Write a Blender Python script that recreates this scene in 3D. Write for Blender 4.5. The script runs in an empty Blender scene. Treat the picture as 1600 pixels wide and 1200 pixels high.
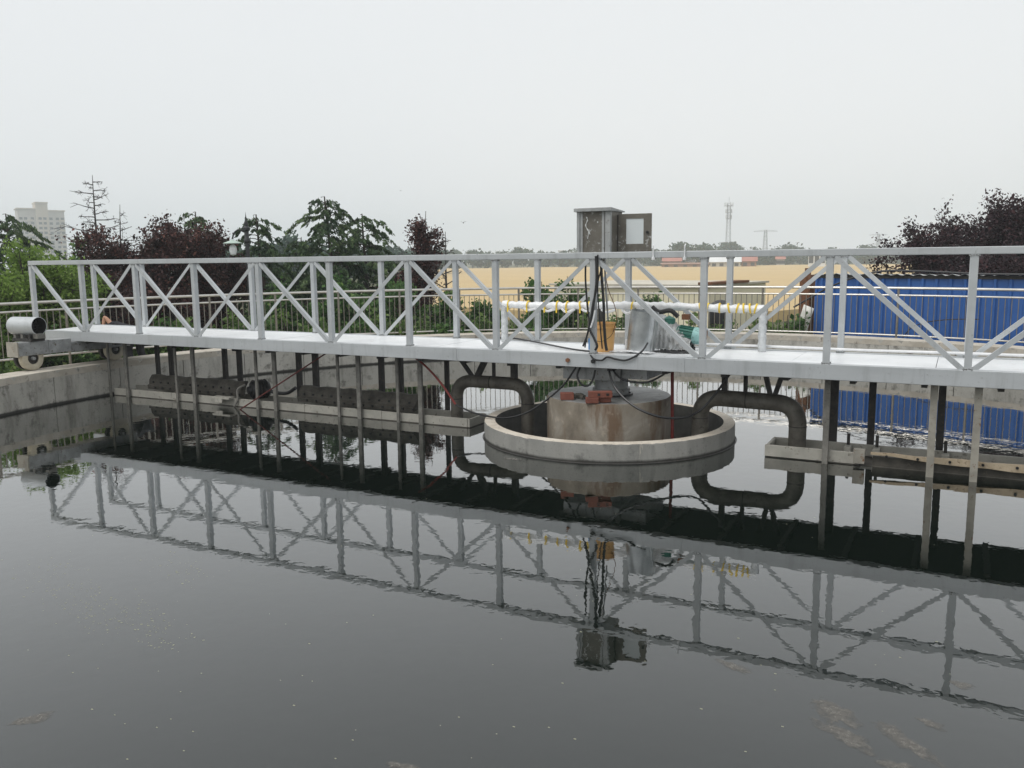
import bpy, math, random
import numpy as np
from mathutils import Vector, Matrix
random.seed(7); rng = np.random.default_rng(11)
scene = bpy.context.scene
PI = math.pi
# ------------------------------------------------------------------ camera
FPX = 1334.44                       # focal length in pixels of a 1600 px wide frame
CAM = np.array([4.0882, -10.6746, 2.3992])
pitch, roll, yaw = 0.144188, -0.011324, -0.482769
Fv = np.array([math.sin(yaw)*math.cos(pitch), math.cos(yaw)*math.cos(pitch), -math.sin(pitch)])
Rv = np.cross(Fv, [0, 0, 1]); Rv /= np.linalg.norm(Rv); Uv = np.cross(Rv, Fv)
Rv, Uv = Rv*math.cos(roll)+Uv*math.sin(roll), -Rv*math.sin(roll)+Uv*math.cos(roll)
cd = bpy.data.cameras.new('camera'); cam = bpy.data.objects.new('camera', cd)
scene.collection.objects.link(cam); scene.camera = cam
cd.sensor_fit = 'HORIZONTAL'; cd.sensor_width = 36; cd.lens = FPX/1600*36
cd.clip_start = 0.05; cd.clip_end = 6000
m = Matrix(((Rv[0], Uv[0], -Fv[0], CAM[0]), (Rv[1], Uv[1], -Fv[1], CAM[1]), (Rv[2], Uv[2], -Fv[2], CAM[2]), (0, 0, 0, 1)))
cam.matrix_world = m
# ------------------------------------------------------------------ sky, sun, exposure
SUN_EL, SUN_AZ = math.radians(58), math.radians(205)      # azimuth clockwise from +Y
world = bpy.data.worlds.new('World'); scene.world = world; world.use_nodes = True
wt = world.node_tree; wt.nodes.clear()
wo = wt.nodes.new('ShaderNodeOutputWorld')
sky = wt.nodes.new('ShaderNodeTexSky'); sky.sky_type = 'NISHITA'; sky.sun_disc = False
sky.sun_elevation = SUN_EL; sky.sun_rotation = SUN_AZ; sky.air_density = 1.5; sky.dust_density = 6; sky.ozone_density = 1
bg1 = wt.nodes.new('ShaderNodeBackground'); bg1.inputs['Strength'].default_value = 0.06
wt.links.new(sky.outputs[0], bg1.inputs[0])
bg2 = wt.nodes.new('ShaderNodeBackground'); bg2.inputs['Color'].default_value = (0.83, 0.85, 0.865, 1); bg2.inputs['Strength'].default_value = 0.99
mx = wt.nodes.new('ShaderNodeMixShader'); mx.inputs[0].default_value = 0.9     # a closed layer of cloud in front of the clear sky
wt.links.new(bg1.outputs[0], mx.inputs[1]); wt.links.new(bg2.outputs[0], mx.inputs[2]); wt.links.new(mx.outputs[0], wo.inputs[0])
sl = bpy.data.lights.new('sun', 'SUN'); sl.energy = 1.5; sl.angle = math.radians(35); sl.color = (1, 0.98, 0.95)
so = bpy.data.objects.new('sun', sl); scene.collection.objects.link(so)
sdir = Vector((math.sin(SUN_AZ)*math.cos(SUN_EL), math.cos(SUN_AZ)*math.cos(SUN_EL), math.sin(SUN_EL)))
so.rotation_euler = sdir.to_track_quat('Z', 'Y').to_euler(); so.location = sdir*50
vs = scene.view_settings; vs.view_transform = 'Standard'; vs.look = 'None'; vs.exposure = 0.2; vs.gamma = 1; vs.use_curve_mapping = False
scene.cycles.volume_bounces = 2
scene.cycles.max_bounces = 8

# ------------------------------------------------------------------ where things stand
def ray(x, y): return Fv + Rv*(x-800)/FPX + Uv*(600-y)/FPX
def py(x, y, Y):                     # the point of the plane y = Y that stands there
    d = ray(x, y); return Vector(CAM + d*(Y-CAM[1])/d[1])
def pz(x, y, Z):
    d = ray(x, y); return Vector(CAM + d*(Z-CAM[2])/d[2])
def pd(x, y, dist):                  # the point at that horizontal distance from the photographer
    d = ray(x, y); return Vector(CAM + d*dist/math.hypot(d[0], d[1]))
def ground(x, dist, z=-1.0):
    p = pd(x, 405, dist); return Vector((p.x, p.y, z))

# ------------------------------------------------------------------ objects
COL = scene.collection
def tag(o, label=None, cat=None, group=None, kind=None):
    if label: o['label'] = label
    if cat: o['category'] = cat
    if group: o['group'] = group
    if kind: o['kind'] = kind
    return o
def empty(name, loc=(0, 0, 0), rz=0):
    o = bpy.data.objects.new(name, None); o.empty_display_size = .2; COL.objects.link(o)
    o.location = loc; o.rotation_euler = (0, 0, rz); return o
def place(name, me, parent=None, loc=None, rot=None, scale=None):
    o = bpy.data.objects.new(name, me); COL.objects.link(o)
    if parent: o.parent = parent
    if loc is not None: o.location = loc
    if rot is not None: o.rotation_euler = rot
    if scale is not None: o.scale = scale
    return o
class MB:
    def __init__(s): s.v = []; s.f = []
    def add(s, vs, fs):
        n = len(s.v); s.v += [tuple(v) for v in vs]; s.f += [tuple(i+n for i in f) for f in fs]; return s
    def box(s, c, d, M=None):
        x, y, z = (k/2 for k in d); c = Vector(c)
        vs = [Vector(p) for p in ((-x,-y,-z),(x,-y,-z),(x,y,-z),(-x,y,-z),(-x,-y,z),(x,-y,z),(x,y,z),(-x,y,z))]
        if M is not None: vs = [M @ v for v in vs]
        return s.add([v+c for v in vs], [(0,3,2,1),(4,5,6,7),(0,1,5,4),(1,2,6,5),(2,3,7,6),(3,0,4,7)])
    def b2(s, a, b): return s.box([(p+q)/2 for p, q in zip(a, b)], [abs(q-p) for p, q in zip(a, b)])
    def bar(s, a, b, w, h, up=(0, 0, 1)):       # a box from a to b, w across and h along up
        a, b = Vector(a), Vector(b); d = b-a; L = d.length; z = d/L; u = Vector(up)
        if abs(z.dot(u)) > .98: u = Vector((0, 1, 0))
        xx = z.cross(u).normalized(); yy = xx.cross(z)
        return s.box((a+b)/2, (w, h, L), Matrix((xx, yy, z)).transposed())
    def tube(s, pts, r, n=8, caps=True):
        pts = [Vector(p) for p in pts]; k = len(pts); rr = r if hasattr(r, '__len__') else [r]*k
        prev = None; rings = []
        for i, p in enumerate(pts):
            t = (pts[min(i+1, k-1)]-pts[max(i-1, 0)])
            t = t.normalized() if t.length > 1e-9 else Vector((0, 0, 1))
            if prev is None:
                u = Vector((0, 0, 1)) if abs(t.z) < .9 else Vector((1, 0, 0))
                u = (u - t*u.dot(t)).normalized()
            else: u = (prev - t*prev.dot(t)).normalized()
            prev = u; w = t.cross(u)
            rings.append([p+(u*math.cos(2*PI*j/n)+w*math.sin(2*PI*j/n))*rr[i] for j in range(n)])
        vs = [v for R in rings for v in R]
        fs = [(i*n+j, i*n+(j+1) % n, (i+1)*n+(j+1) % n, (i+1)*n+j) for i in range(k-1) for j in range(n)]
        if caps: fs += [tuple(range(n-1, -1, -1)), tuple((k-1)*n+j for j in range(n))]
        return s.add(vs, fs)
    def lathe(s, prof, n=48, c=(0, 0, 0), a0=0, a1=2*PI, close=False):   # prof = [(r, z)]
        full = abs(a1-a0-2*PI) < 1e-6; m = n if full else n+1; k = len(prof)
        vs = [(c[0]+r*math.cos(a0+(a1-a0)*i/n), c[1]+r*math.sin(a0+(a1-a0)*i/n), c[2]+z) for i in range(m) for r, z in prof]
        fs = []
        for i in range(n):
            j = (i+1) % m
            for q in range(k if close else k-1):
                q2 = (q+1) % k; fs.append((i*k+q, j*k+q, j*k+q2, i*k+q2))
        if close and not full: fs += [tuple(range(k-1, -1, -1)), tuple((m-1)*k+q for q in range(k))]
        return s.add(vs, fs)
    def mesh(s, name, mat=None, smooth=False, bevel=0):
        me = bpy.data.meshes.new(name); me.from_pydata(s.v, [], s.f); me.update()
        if mat: me.materials.append(mat)
        if smooth:
            me.polygons.foreach_set('use_smooth', [True]*len(me.polygons))
            if smooth != 'all': me.set_sharp_from_angle(angle=math.radians(40))
        return me
    def build(s, name, mat, parent=None, smooth=False, loc=None, rot=None, bevel=0):
        o = place(name, s.mesh(name, mat, smooth), parent, loc, rot)
        if bevel:
            b = o.modifiers.new('bevel', 'BEVEL'); b.width = bevel; b.segments = 2; b.limit_method = 'ANGLE'; b.angle_limit = .7
        return o
def spline(pts, n=8):                # Catmull-Rom through the points
    P = [Vector(p) for p in pts]; P = [P[0]*2-P[1]]+P+[P[-1]*2-P[-2]]; out = []
    for i in range(1, len(P)-2):
        for k in range(n):
            t = k/n; a, b, c, d = P[i-1:i+3]
            out.append(.5*((2*b)+(c-a)*t+(2*a-5*b+4*c-d)*t*t+(3*b-a-3*c+d)*t**3))
    return out+[P[-2]]
def quads(name, V, mat, tint=None):  # V: (n,4,3) array of quads -> one mesh
    V = np.asarray(V, np.float32); n = len(V); me = bpy.data.meshes.new(name)
    me.vertices.add(n*4); me.vertices.foreach_set('co', V.reshape(-1))
    me.loops.add(n*4); me.loops.foreach_set('vertex_index', np.arange(n*4, dtype=np.int32))
    me.polygons.add(n); me.polygons.foreach_set('loop_start', np.arange(0, n*4, 4, dtype=np.int32))
    me.update(calc_edges=True)
    if tint is not None:
        a = me.attributes.new('tint', 'FLOAT', 'FACE'); a.data.foreach_set('value', np.asarray(tint, np.float32))
    me.materials.append(mat); return me

# ------------------------------------------------------------------ materials
class Mat:
    def __init__(s, name):
        s.m = bpy.data.materials.new(name); s.m.use_nodes = True; s.t = s.m.node_tree; s.b = s.t.nodes['Principled BSDF']
    def n(s, typ, **kw):
        q = s.t.nodes.new(typ)
        for k, v in kw.items():
            if k in q.inputs: q.inputs[k].default_value = v
            else: setattr(q, k, v)
        return q
    def l(s, a, b): s.t.links.new(a, b)
    def coords(s, scale=(1, 1, 1), src='Object'):
        tc = s.n('ShaderNodeTexCoord'); mp = s.n('ShaderNodeMapping'); mp.inputs['Scale'].default_value = scale
        if src == 'World':
            g = s.n('ShaderNodeNewGeometry'); s.l(g.outputs['Position'], mp.inputs[0])
        else: s.l(tc.outputs[src], mp.inputs[0])
        return mp.outputs[0]
    def noise(s, scale, detail=4, rough=.55, vec=None, dist=0):
        q = s.n('ShaderNodeTexNoise'); q.inputs['Scale'].default_value = scale; q.inputs['Detail'].default_value = detail
        q.inputs['Roughness'].default_value = rough; q.inputs['Distortion'].default_value = dist
        if vec is not None: s.l(vec, q.inputs['Vector'])
        return q.outputs['Fac']
    def ramp(s, fac, stops):
        q = s.n('ShaderNodeValToRGB'); e = q.color_ramp.elements
        while len(e) < len(stops): e.new(.5)
        for k, (p, c) in zip(e, stops): k.position = p; k.color = (*c, 1) if len(c) == 3 else c
        s.l(fac, q.inputs[0]); return q.outputs['Color']
    def mix(s, fac, a, b, blend='MIX'):
        q = s.n('ShaderNodeMix', data_type='RGBA', blend_type=blend)
        for v, i in ((fac, 0), (a, 6), (b, 7)):
            if hasattr(v, 'links'): s.l(v, q.inputs[i])
            elif i == 0: q.inputs[0].default_value = v
            else: q.inputs[i].default_value = (*v, 1)
        return q.outputs[2]
    def col(s, c):
        if hasattr(c, 'links'): s.l(c, s.b.inputs['Base Color'])
        else: s.b.inputs['Base Color'].default_value = (*c, 1)
        return s
    def set(s, **kw):
        for k, v in kw.items():
            k = k.replace('_', ' ')
            if hasattr(v, 'links'): s.l(v, s.b.inputs[k])
            else: s.b.inputs[k].default_value = v
        return s
    def bump(s, h, strength=.3, dist=.02):
        q = s.n('ShaderNodeBump'); q.inputs['Strength'].default_value = strength; q.inputs['Distance'].default_value = dist
        s.l(h, q.inputs['Height']); s.l(q.outputs[0], s.b.inputs['Normal']); return s
def worn(name, c, c2, scale=6, rough=.6, metal=0, bump=.15, spots=None, src='World', lo=.35, hi=.65):
    M = Mat(name); v = M.coords(src=src); f = M.noise(scale, 6, .6, v)
    c_ = M.ramp(f, [(lo, c), (hi, c2)])
    if spots:
        f2 = M.noise(scale*3.1, 5, .7, v); k = M.ramp(f2, [(.58, (0, 0, 0)), (.68, (1, 1, 1))]); c_ = M.mix(k, c_, spots)
    M.col(c_).set(Roughness=rough, Metallic=metal)
    if bump: M.bump(M.noise(scale*8, 4, .6, v), bump, .01)
    return M.m
def streaky(name, base, dark, pale, zs=.35, scale=5, rough=.85, drips=None, tide=0):
    M = Mat(name); v = M.coords((1, 1, 1), 'World'); vs_ = M.coords((scale, scale, zs*scale*.35), 'World')
    big = M.noise(1.1, 5, .6, v); st = M.noise(1, 6, .7, vs_); fine = M.noise(38, 4, .7, v); mid = M.noise(5, 7, .7, v)
    c = M.ramp(big, [(.3, base), (.7, pale)])
    c = M.mix(M.ramp(st, [(.50, (0, 0, 0)), (.74, (.8, .8, .8))]), c, dark)
    c = M.mix(M.ramp(mid, [(.54, (0, 0, 0)), (.68, (.75, .75, .75))]), c, tuple(k*.7 for k in dark))
    c = M.mix(M.ramp(fine, [(.58, (0, 0, 0)), (.72, (.6, .6, .6))]), c, tuple(k*.5 for k in dark))
    if drips:
        vd = M.coords((9, 9, 1.6), 'World'); c = M.mix(M.ramp(M.noise(1, 6, .75, vd), [(.60, (0, 0, 0)), (.70, (.8, .8, .8))]), c, drips)
    if tide:                                   # wet slime band along the water line
        g = M.n('ShaderNodeNewGeometry'); sx = M.n('ShaderNodeSeparateXYZ'); M.l(g.outputs['Position'], sx.inputs[0])
        a = M.n('ShaderNodeMath', operation='MULTIPLY_ADD'); M.l(mid, a.inputs[0]); a.inputs[1].default_value = -tide; M.l(sx.outputs[2], a.inputs[2])
        c = M.mix(M.ramp(a.outputs[0], [(.0, (.95, .95, .95)), (.03, (0, 0, 0))]), c, (.018, .017, .014))
    M.col(c).set(Roughness=rough).bump(fine, .35, .012)
    return M.m
def leafmat(name, c1, c2, c3=None, trans=.35):
    M = Mat(name); a = M.n('ShaderNodeAttribute'); a.attribute_name = 'tint'
    c = M.ramp(a.outputs['Fac'], [(0, c1), (.7, c2), (1, c3 or c2)])
    M.col(c).set(Roughness=.55); M.b.inputs['Specular IOR Level'].default_value = .3
    tr = M.n('ShaderNodeBsdfTranslucent'); M.l(c, tr.inputs[0]); mxx = M.n('ShaderNodeMixShader'); mxx.inputs[0].default_value = trans
    out = M.t.nodes['Material Output']; M.l(M.b.outputs[0], mxx.inputs[1]); M.l(tr.outputs[0], mxx.inputs[2]); M.l(mxx.outputs[0], out.inputs[0])
    return M.m
SV = Mat('silver_paint'); v = SV.coords(src='World'); vz = SV.coords((7, 7, .9), 'World'); vl = SV.coords((.5, 3, 3), 'World')
c = SV.ramp(SV.noise(1, 4, .6, vl), [(.3, (.42, .44, .452)), (.7, (.52, .542, .555))])
c = SV.mix(SV.ramp(SV.noise(1, 6, .7, vz), [(.52, (0, 0, 0)), (.75, (.55, .55, .55))]), c, (.28, .29, .29))
c = SV.mix(SV.ramp(SV.noise(26, 4, .7, v), [(.62, (0, 0, 0)), (.72, (.6, .6, .6))]), c, (.22, .225, .22))
c = SV.mix(SV.ramp(SV.noise(3.3, 6, .75, v), [(.66, (0, 0, 0)), (.74, (.45, .45, .45))]), c, (.60, .62, .63))
SV.col(c).set(Roughness=SV.ramp(SV.noise(9, 3, .5, v), [(.3, (.34, .34, .34)), (.7, (.52, .52, .52))]), Metallic=.22).bump(SV.noise(60, 4, .6, v), .12, .008); silver = SV.m
silver_dull = worn('silver_paint_dull', (.25, .257, .255), (.39, .40, .405), 6, .5, .3, .2, spots=(.12, .095, .07))
sleeve_m = worn('galvanised_sleeve', (.40, .42, .43), (.62, .64, .65), 4, .32, .8, .08, spots=(.34, .35, .36))
deck_glare_paint = worn('deck_glare_paint', (.78, .80, .81), (.86, .87, .875), 2, .33, .1, .08, spots=(.70, .70, .68))  # silver paint whitened, sky glare put into the base colour; spots are stains
concrete = streaky('tank_concrete', (.40, .385, .345), (.13, .12, .10), (.54, .52, .47), scale=3.2, zs=.6, tide=.05)
coping = worn('coping_concrete', (.40, .36, .30), (.54, .50, .43), 3, .9, 0, .3, spots=(.25, .22, .19))
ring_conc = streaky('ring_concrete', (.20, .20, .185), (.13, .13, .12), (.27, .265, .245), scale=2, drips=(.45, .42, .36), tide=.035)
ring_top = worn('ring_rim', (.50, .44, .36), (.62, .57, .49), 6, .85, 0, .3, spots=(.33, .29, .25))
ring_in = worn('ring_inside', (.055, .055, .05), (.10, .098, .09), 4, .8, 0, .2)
iron_dark = worn('black_iron', (.022, .021, .02), (.05, .046, .042), 9, .6, .2, .3, spots=(.09, .06, .04))
post_grey = worn('dirty_post', (.14, .134, .12), (.25, .24, .215), 7, .7, .1, .3, spots=(.075, .065, .055))
post_rust = worn('rusty_post', (.26, .245, .21), (.36, .34, .29), 6, .7, .1, .3, spots=(.17, .085, .04))
pipe_brown = worn('pipe_weathered', (.075, .068, .056), (.15, .138, .115), 6, .6, .15, .25, spots=(.05, .042, .033))
trough_conc = worn('trough_panel', (.33, .32, .28), (.44, .42, .37), 4, .8, 0, .3, spots=(.17, .155, .13))
shade_black = worn('shade_black_matte', (.006, .006, .0055), (.014, .013, .012), 9, .8, 0, .3)  # near-black that stands in for deep shade
rubber = Mat('black_rubber').col((.012, .012, .013)).set(Roughness=.45).m
cable_m = Mat('black_cable').col((.016, .016, .017)).set(Roughness=.35).m
red_paint = worn('red_paint', (.15, .020, .017), (.23, .034, .027), 12, .55, .0, .2, spots=(.12, .03, .02))
steel = worn('stainless', (.50, .48, .44), (.62, .60, .56), 5, .3, .8, .05)
steel_dull = worn('fence_steel', (.23, .21, .18), (.33, .30, .26), 8, .4, .6, .1)
white_wrap = worn('foil_wrap', (.74, .75, .76), (.88, .885, .89), 9, .42, .2, .9)
clear_wrap = worn('clear_film_wrap', (.52, .54, .55), (.70, .72, .73), 14, .25, .35, 1.0)
yellow = Mat('yellow_tape').col((.78, .55, .05)).set(Roughness=.5).m
bucket_m = worn('bucket_plastic', (.72, .40, .13), (.78, .46, .18), 4, .45, 0, .03)
teal = worn('motor_teal', (.22, .44, .43), (.30, .52, .50), 8, .5, .1, .1, spots=(.12, .18, .17))
green_dk = worn('motor_green', (.04, .17, .13), (.07, .23, .18), 8, .5, .1, .1)
rust = worn('rust', (.13, .055, .025), (.22, .10, .05), 10, .85, .1, .3)
brick_m = worn('brick', (.15, .050, .034), (.225, .078, .052), 9, .85, 0, .4, spots=(.16, .05, .035))
blue_m = worn('blue_sheet', (.028, .105, .33), (.038, .13, .395), 1.5, .42, .1, .03)
roof_m = worn('roof_sheet', (.30, .31, .31), (.48, .49, .49), 3, .5, .2, .1, spots=(.16, .12, .1))
cream = worn('cream_plaster', (.76, .69, .50), (.82, .76, .58), 1.5, .85, 0, .1)
dark_red = worn('dark_red', (.07, .018, .015), (.14, .028, .022), 12, .6, 0, .2)
dark_board = worn('dark_board', (.045, .041, .034), (.095, .087, .072), 7, .8, 0, .4, spots=(.10, .09, .07))
wood = worn('weathered_board', (.38, .30, .20), (.52, .43, .31), 8, .8, 0, .3, spots=(.16, .10, .06))
tyre = worn('polyurethane_tyre', (.40, .36, .27), (.54, .50, .40), 5, .6, 0, .1, spots=(.20, .16, .10))
glassm = Mat('acrylic_window').col((.62, .66, .67)).set(Roughness=.25).m
bolt_m = Mat('bolt').col((.03, .03, .03)).set(Roughness=.5, Metallic=.5).m
bark = worn('bark', (.035, .028, .022), (.075, .06, .048), 9, .9, 0, .4)
bark_grey = worn('dead_bark', (.045, .042, .04), (.085, .08, .075), 9, .9, 0, .3)

# ------------------------------------------------------------------ ground, field, water
GZ = -1.0
g = MB(); N = 60
g.add([(-1200, -1200, GZ-.05), (1200, -1200, GZ-.05), (1200, 1200, GZ-.05), (-1200, 1200, GZ-.05)], [(0, 1, 2, 3)])
gm = Mat('ground_grass'); v = gm.coords(src='World'); gm.col(gm.ramp(gm.noise(.12, 8, .65, v), [(.3, (.05, .065, .025)), (.55, (.10, .10, .045)), (.75, (.20, .16, .09))])).set(Roughness=.95)
tag(g.build('ground', gm.m), kind='structure')
fm = Mat('ripe_wheat'); v = fm.coords((1, 1, 1), 'World'); v2 = fm.coords((.012, .12, 1), 'World')
c = fm.mix(fm.noise(1, 5, .6, v2), (.47, .34, .165), (.57, .43, .225)); c = fm.mix(fm.ramp(fm.noise(.35, 6, .7, v), [(.5, (0, 0, 0)), (.8, (.6, .6, .6))]), c, (.40, .31, .17))
fm.col(c).set(Roughness=.95).bump(fm.noise(3, 4, .7, v), .5, .1)
f = MB()
a, b, c_, d_ = ground(150, 330, GZ+.05), ground(1900, 330, GZ+.05), ground(1900, 34, GZ+.05), ground(620, 44, GZ+.05)
bm_ = []                                     # ripe crop as a raised slab 0.6 m tall with an uneven far edge
far = [ground(x, 322+6*math.sin(x*.031)+4*math.sin(x*.11), GZ+.55) for x in range(660, 1901, 40)]
near = [ground(x, 50+3*math.sin(x*.02), GZ+.55) for x in range(660, 1901, 40)]
k = len(far); f.add(far+near+[p-Vector((0, 0, .6)) for p in near], [(i, i+1, k+i+1, k+i) for i in range(k-1)]+[(k+i, k+i+1, 2*k+i+1, 2*k+i) for i in range(k-1)])
tag(f.build('wheat_field', fm.m), kind='structure')

RW = 9.8; WT = 0.60
wm = Mat('water'); v = wm.coords((1, 1, 1), 'World')
wm.col((.0035, .0065, .0046)).set(Roughness=.008, IOR=1.40, Coat_Weight=1.0, Coat_IOR=1.40, Coat_Roughness=.008)   # clear coat added to strengthen the sky's reflection
n1 = wm.noise(7.5, 2.5, .5, v, .3); n2 = wm.noise(1.3, 2, .5, v)
ad = wm.n('ShaderNodeMath', operation='MULTIPLY_ADD'); wm.l(n2, ad.inputs[0]); ad.inputs[1].default_value = 2.2; wm.l(n1, ad.inputs[2])
wm.bump(ad.outputs[0], .10, .006); wm.l(wm.b.inputs['Normal'].links[0].from_socket, wm.b.inputs['Coat Normal'])
w = MB(); n = 96; vs = []
for i in range(n): a = 2*PI*i/n; vs += [(-.09+1.6*math.cos(a), .16+1.6*math.sin(a), 0), ((RW+.05)*math.cos(a), (RW+.05)*math.sin(a), 0)]
w.add(vs, [(2*i, 2*i+1, (2*i+3) % (2*n), (2*i+2) % (2*n)) for i in range(n)])
tag(MB().lathe([(.001, -.40), (1.58, -.40)], 48, (-.09, .16, 0)).build('well_water', wm.m), kind='structure')
water = tag(w.build('tank_water', wm.m), kind='structure')

# ------------------------------------------------------------------ tank wall
tw = tag(empty('tank_wall'), 'round grey streaked concrete wall of the settling tank', 'tank wall')
FC = (0.2, -1.5)                              # centre of the outer walkway and railing
WZ = .15; RO = 10.35
MB().lathe([(RW+.01, WT-.12), (RW+.012, WT-.01), (RW+.02, WT), (RO-.01, WT), (RO, WT-.01), (RO, WZ-.1)], 140).build('coping', coping, tw)
walk = MB(); n = 120; vs = []; fs = []
for i in range(n):
    a = 2*PI*i/n; ca, sa = math.cos(a), math.sin(a)
    vs += [((RO-.05)*ca, (RO-.05)*sa, WZ), (FC[0]+12.75*ca, FC[1]+12.75*sa, WZ), (FC[0]+12.75*ca, FC[1]+12.75*sa, GZ-.04)]
for i in range(n):
    j = (i+1) % n
    for q in range(2): fs.append((i*3+q, j*3+q, j*3+q+1, i*3+q+1))
tag(walk.add(vs, fs).build('walkway', coping), kind='structure')
NP = 44; da = 2*PI/NP
pm = MB().lathe([(RW+.012, WT-.005), (RW+.012, -.8), (RW+.2, -.8), (RW+.2, WT-.005)], 4, a0=.0008, a1=da-.0008, close=True).mesh('wall_panel', concrete)
for i in range(NP):
    place('wall_panel', pm, tw, rot=(0, 0, i*da))
MB().lathe([(RW+.03, -.8), (RW+.03, WT-.02)], 96).build('joint_backing', iron_dark, tw)

# ------------------------------------------------------------------ railing on the walkway
rail = tag(empty('railing', (FC[0], FC[1], WZ)), 'stainless steel railing with thin bars curving along the far walkway', 'railing')
RR = 12.4; A0, A1 = math.radians(42), math.radians(199)
def arc(z, r, rr, k=110): return MB().tube([(RR*math.cos(A0+(A1-A0)*i/k), RR*math.sin(A0+(A1-A0)*i/k), z) for i in range(k+1)], rr, 8)
arc(1.67-WZ, RR, .030).build('top_rail', steel, rail, True)
arc(1.51-WZ, RR, .021).build('middle_rail', steel, rail, True)
arc(.60-WZ, RR, .021).build('bottom_rail', steel, rail, True)
postm = MB().lathe([(.001, 1.67-WZ), (.028, 1.67-WZ), (.028, .01), (.055, .01), (.055, 0)], 10).mesh('post', steel_dull, True)
barm = MB().lathe([(.0095, 1.51-WZ), (.0095, .60-WZ)], 6).mesh('bar', steel_dull, True)
NB = 264
for i in range(NB+1):
    a = A0+(A1-A0)*i/NB; p = (RR*math.cos(a), RR*math.sin(a), 0)
    place('post' if i % 12 == 0 else 'bar', postm if i % 12 == 0 else barm, rail, p)

# ------------------------------------------------------------------ the rotating bridge
BAY = 1.4; HW = .64; ZB, ZT = 1.035, 1.212; TB, TT = 2.405, 2.482
br = tag(empty('scraper_bridge', (0, 0, 0)), 'silver painted steel truss bridge spanning the round tank', 'bridge')
X1 = 9.4
MB().bar((-10.9, -HW, (ZB+ZT)/2), (X1, -HW, (ZB+ZT)/2), .09, ZT-ZB).build('bottom_chord', silver, br, bevel=.006)
MB().bar((-11.55, HW, (ZB+ZT)/2), (X1, HW, (ZB+ZT)/2), .09, ZT-ZB).build('bottom_chord', silver, br, bevel=.006)
for s in (-1, 1):
    MB().bar((-11.24, s*HW, (TB+TT)/2), (X1, s*HW, (TB+TT)/2), .075, TT-TB).build('top_chord', silver, br, bevel=.006)
vm = MB().box((0, 0, (TB+ZT-.02)/2), (.072, .072, TB-ZT+.02)).mesh('vertical', silver)
def angle_iron(a, b):                       # an L profile, one flange up
    a, b = Vector(a), Vector(b); d = (b-a).normalized(); up = Vector((0, 1, 0)).cross(d)
    if up.z < 0: up = -up
    o_ = MB(); o_.bar(a+up*.022, b+up*.022, .058, .008, up); o_.bar(a+Vector((0, -.029, 0)), b+Vector((0, -.029, 0)), .008, .052, up); return o_
dm = [angle_iron((.05, 0, TB-.01), (BAY-.05, 0, ZT+.0)).mesh('diagonal', silver), angle_iron((.05, 0, ZT), (BAY-.05, 0, TB-.01)).mesh('diagonal', silver)]
for s in (-1, 1):
    for i in range(0, 15):
        X = (i-8)*BAY
        place('vertical', vm, br, (X, s*HW, 0))
        if i < 14: place('diagonal', dm[i % 2], br, (X, s*HW, 0))
wb_m = MB()
for q in range(14):
    a = 2*PI*q/14; wb_m.box((.046*max(-.85, min(.85, 1.3*math.cos(a))), .046*max(-.85, min(.85, 1.3*math.sin(a))), .004*(q % 3)), (.016, .016, .014), Matrix.Rotation(a, 3, 'Z'))
wbm = wb_m.mesh('weld_bead', silver_dull)
for s in (-1, 1):
    for i in range(0, 14):
        place('weld_bead', wbm, br, ((i-8)*BAY, s*HW, ZT+.004)); place('weld_bead', wbm, br, ((i-8)*BAY, s*HW, TB-.012))
# deck plates
xs = [-11.3, -9.9, -8.4, -6.9, -5.4, -3.9, -2.4, -.9, .9, 2.4, 3.9, 5.4, 6.9, 8.4, 9.3]
for i in range(len(xs)-1):
    x0, x1 = xs[i]+.003, xs[i+1]-.003; o_ = MB(); z0, z1 = ZT-.02, ZT-.008+.002*(i % 2)
    xn = -10.88 if i == 0 else x0
    o_.add([(xn, -HW+.046, z0), (x1, -HW+.046, z0), (x1, HW-.046, z0), (x0, HW-.046, z0), (xn, -HW+.046, z1), (x1, -HW+.046, z1), (x1, HW-.046, z1), (x0, HW-.046, z1)],
           [(0, 3, 2, 1), (4, 5, 6, 7), (0, 1, 5, 4), (1, 2, 6, 5), (2, 3, 7, 6), (3, 0, 4, 7)])
    o_.build('deck_plate', deck_glare_paint, br)
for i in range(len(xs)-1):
    MB().b2((max(xs[i], -10.85)+.004, -HW+.05, ZB+.004), (xs[i+1]-.004, HW-.05, ZB+.02)).build('soffit_shade', shade_black, br)  # thin sheets added under the deck, its shade put into their colour
xbm = MB().box((0, 0, ZB+.0), (.06, 2*HW-.1, .05)).mesh('cross_beam', iron_dark)
for i in range(28):
    place('cross_beam', xbm, br, (-10.6+i*.72, 0, -.02))
MB().bar((-10.86, -HW, 1.12), (-11.24, -HW, .98), .08, .06).build('end_bracket', silver_dull, br)
MB().box((-11.2, -HW, 1.10), (.072, .072, .26)).build('end_stub', silver, br)
# splice plates with rough weld edges on the near chord
for X in (-2.02, 1.18, 3.78, -4.0):
    MB().box((X, -HW-.0475, (ZB+ZT)/2), (.035, .006, ZT-ZB-.004)).build('weld_seam', silver, br)
for X in (-.33, .02):
    MB().tube([(X, -HW-.045, 1.12), (X, -HW-.075, 1.12)], .028, 6).build('bolt', rust if X < 0 else bolt_m, br)
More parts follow.
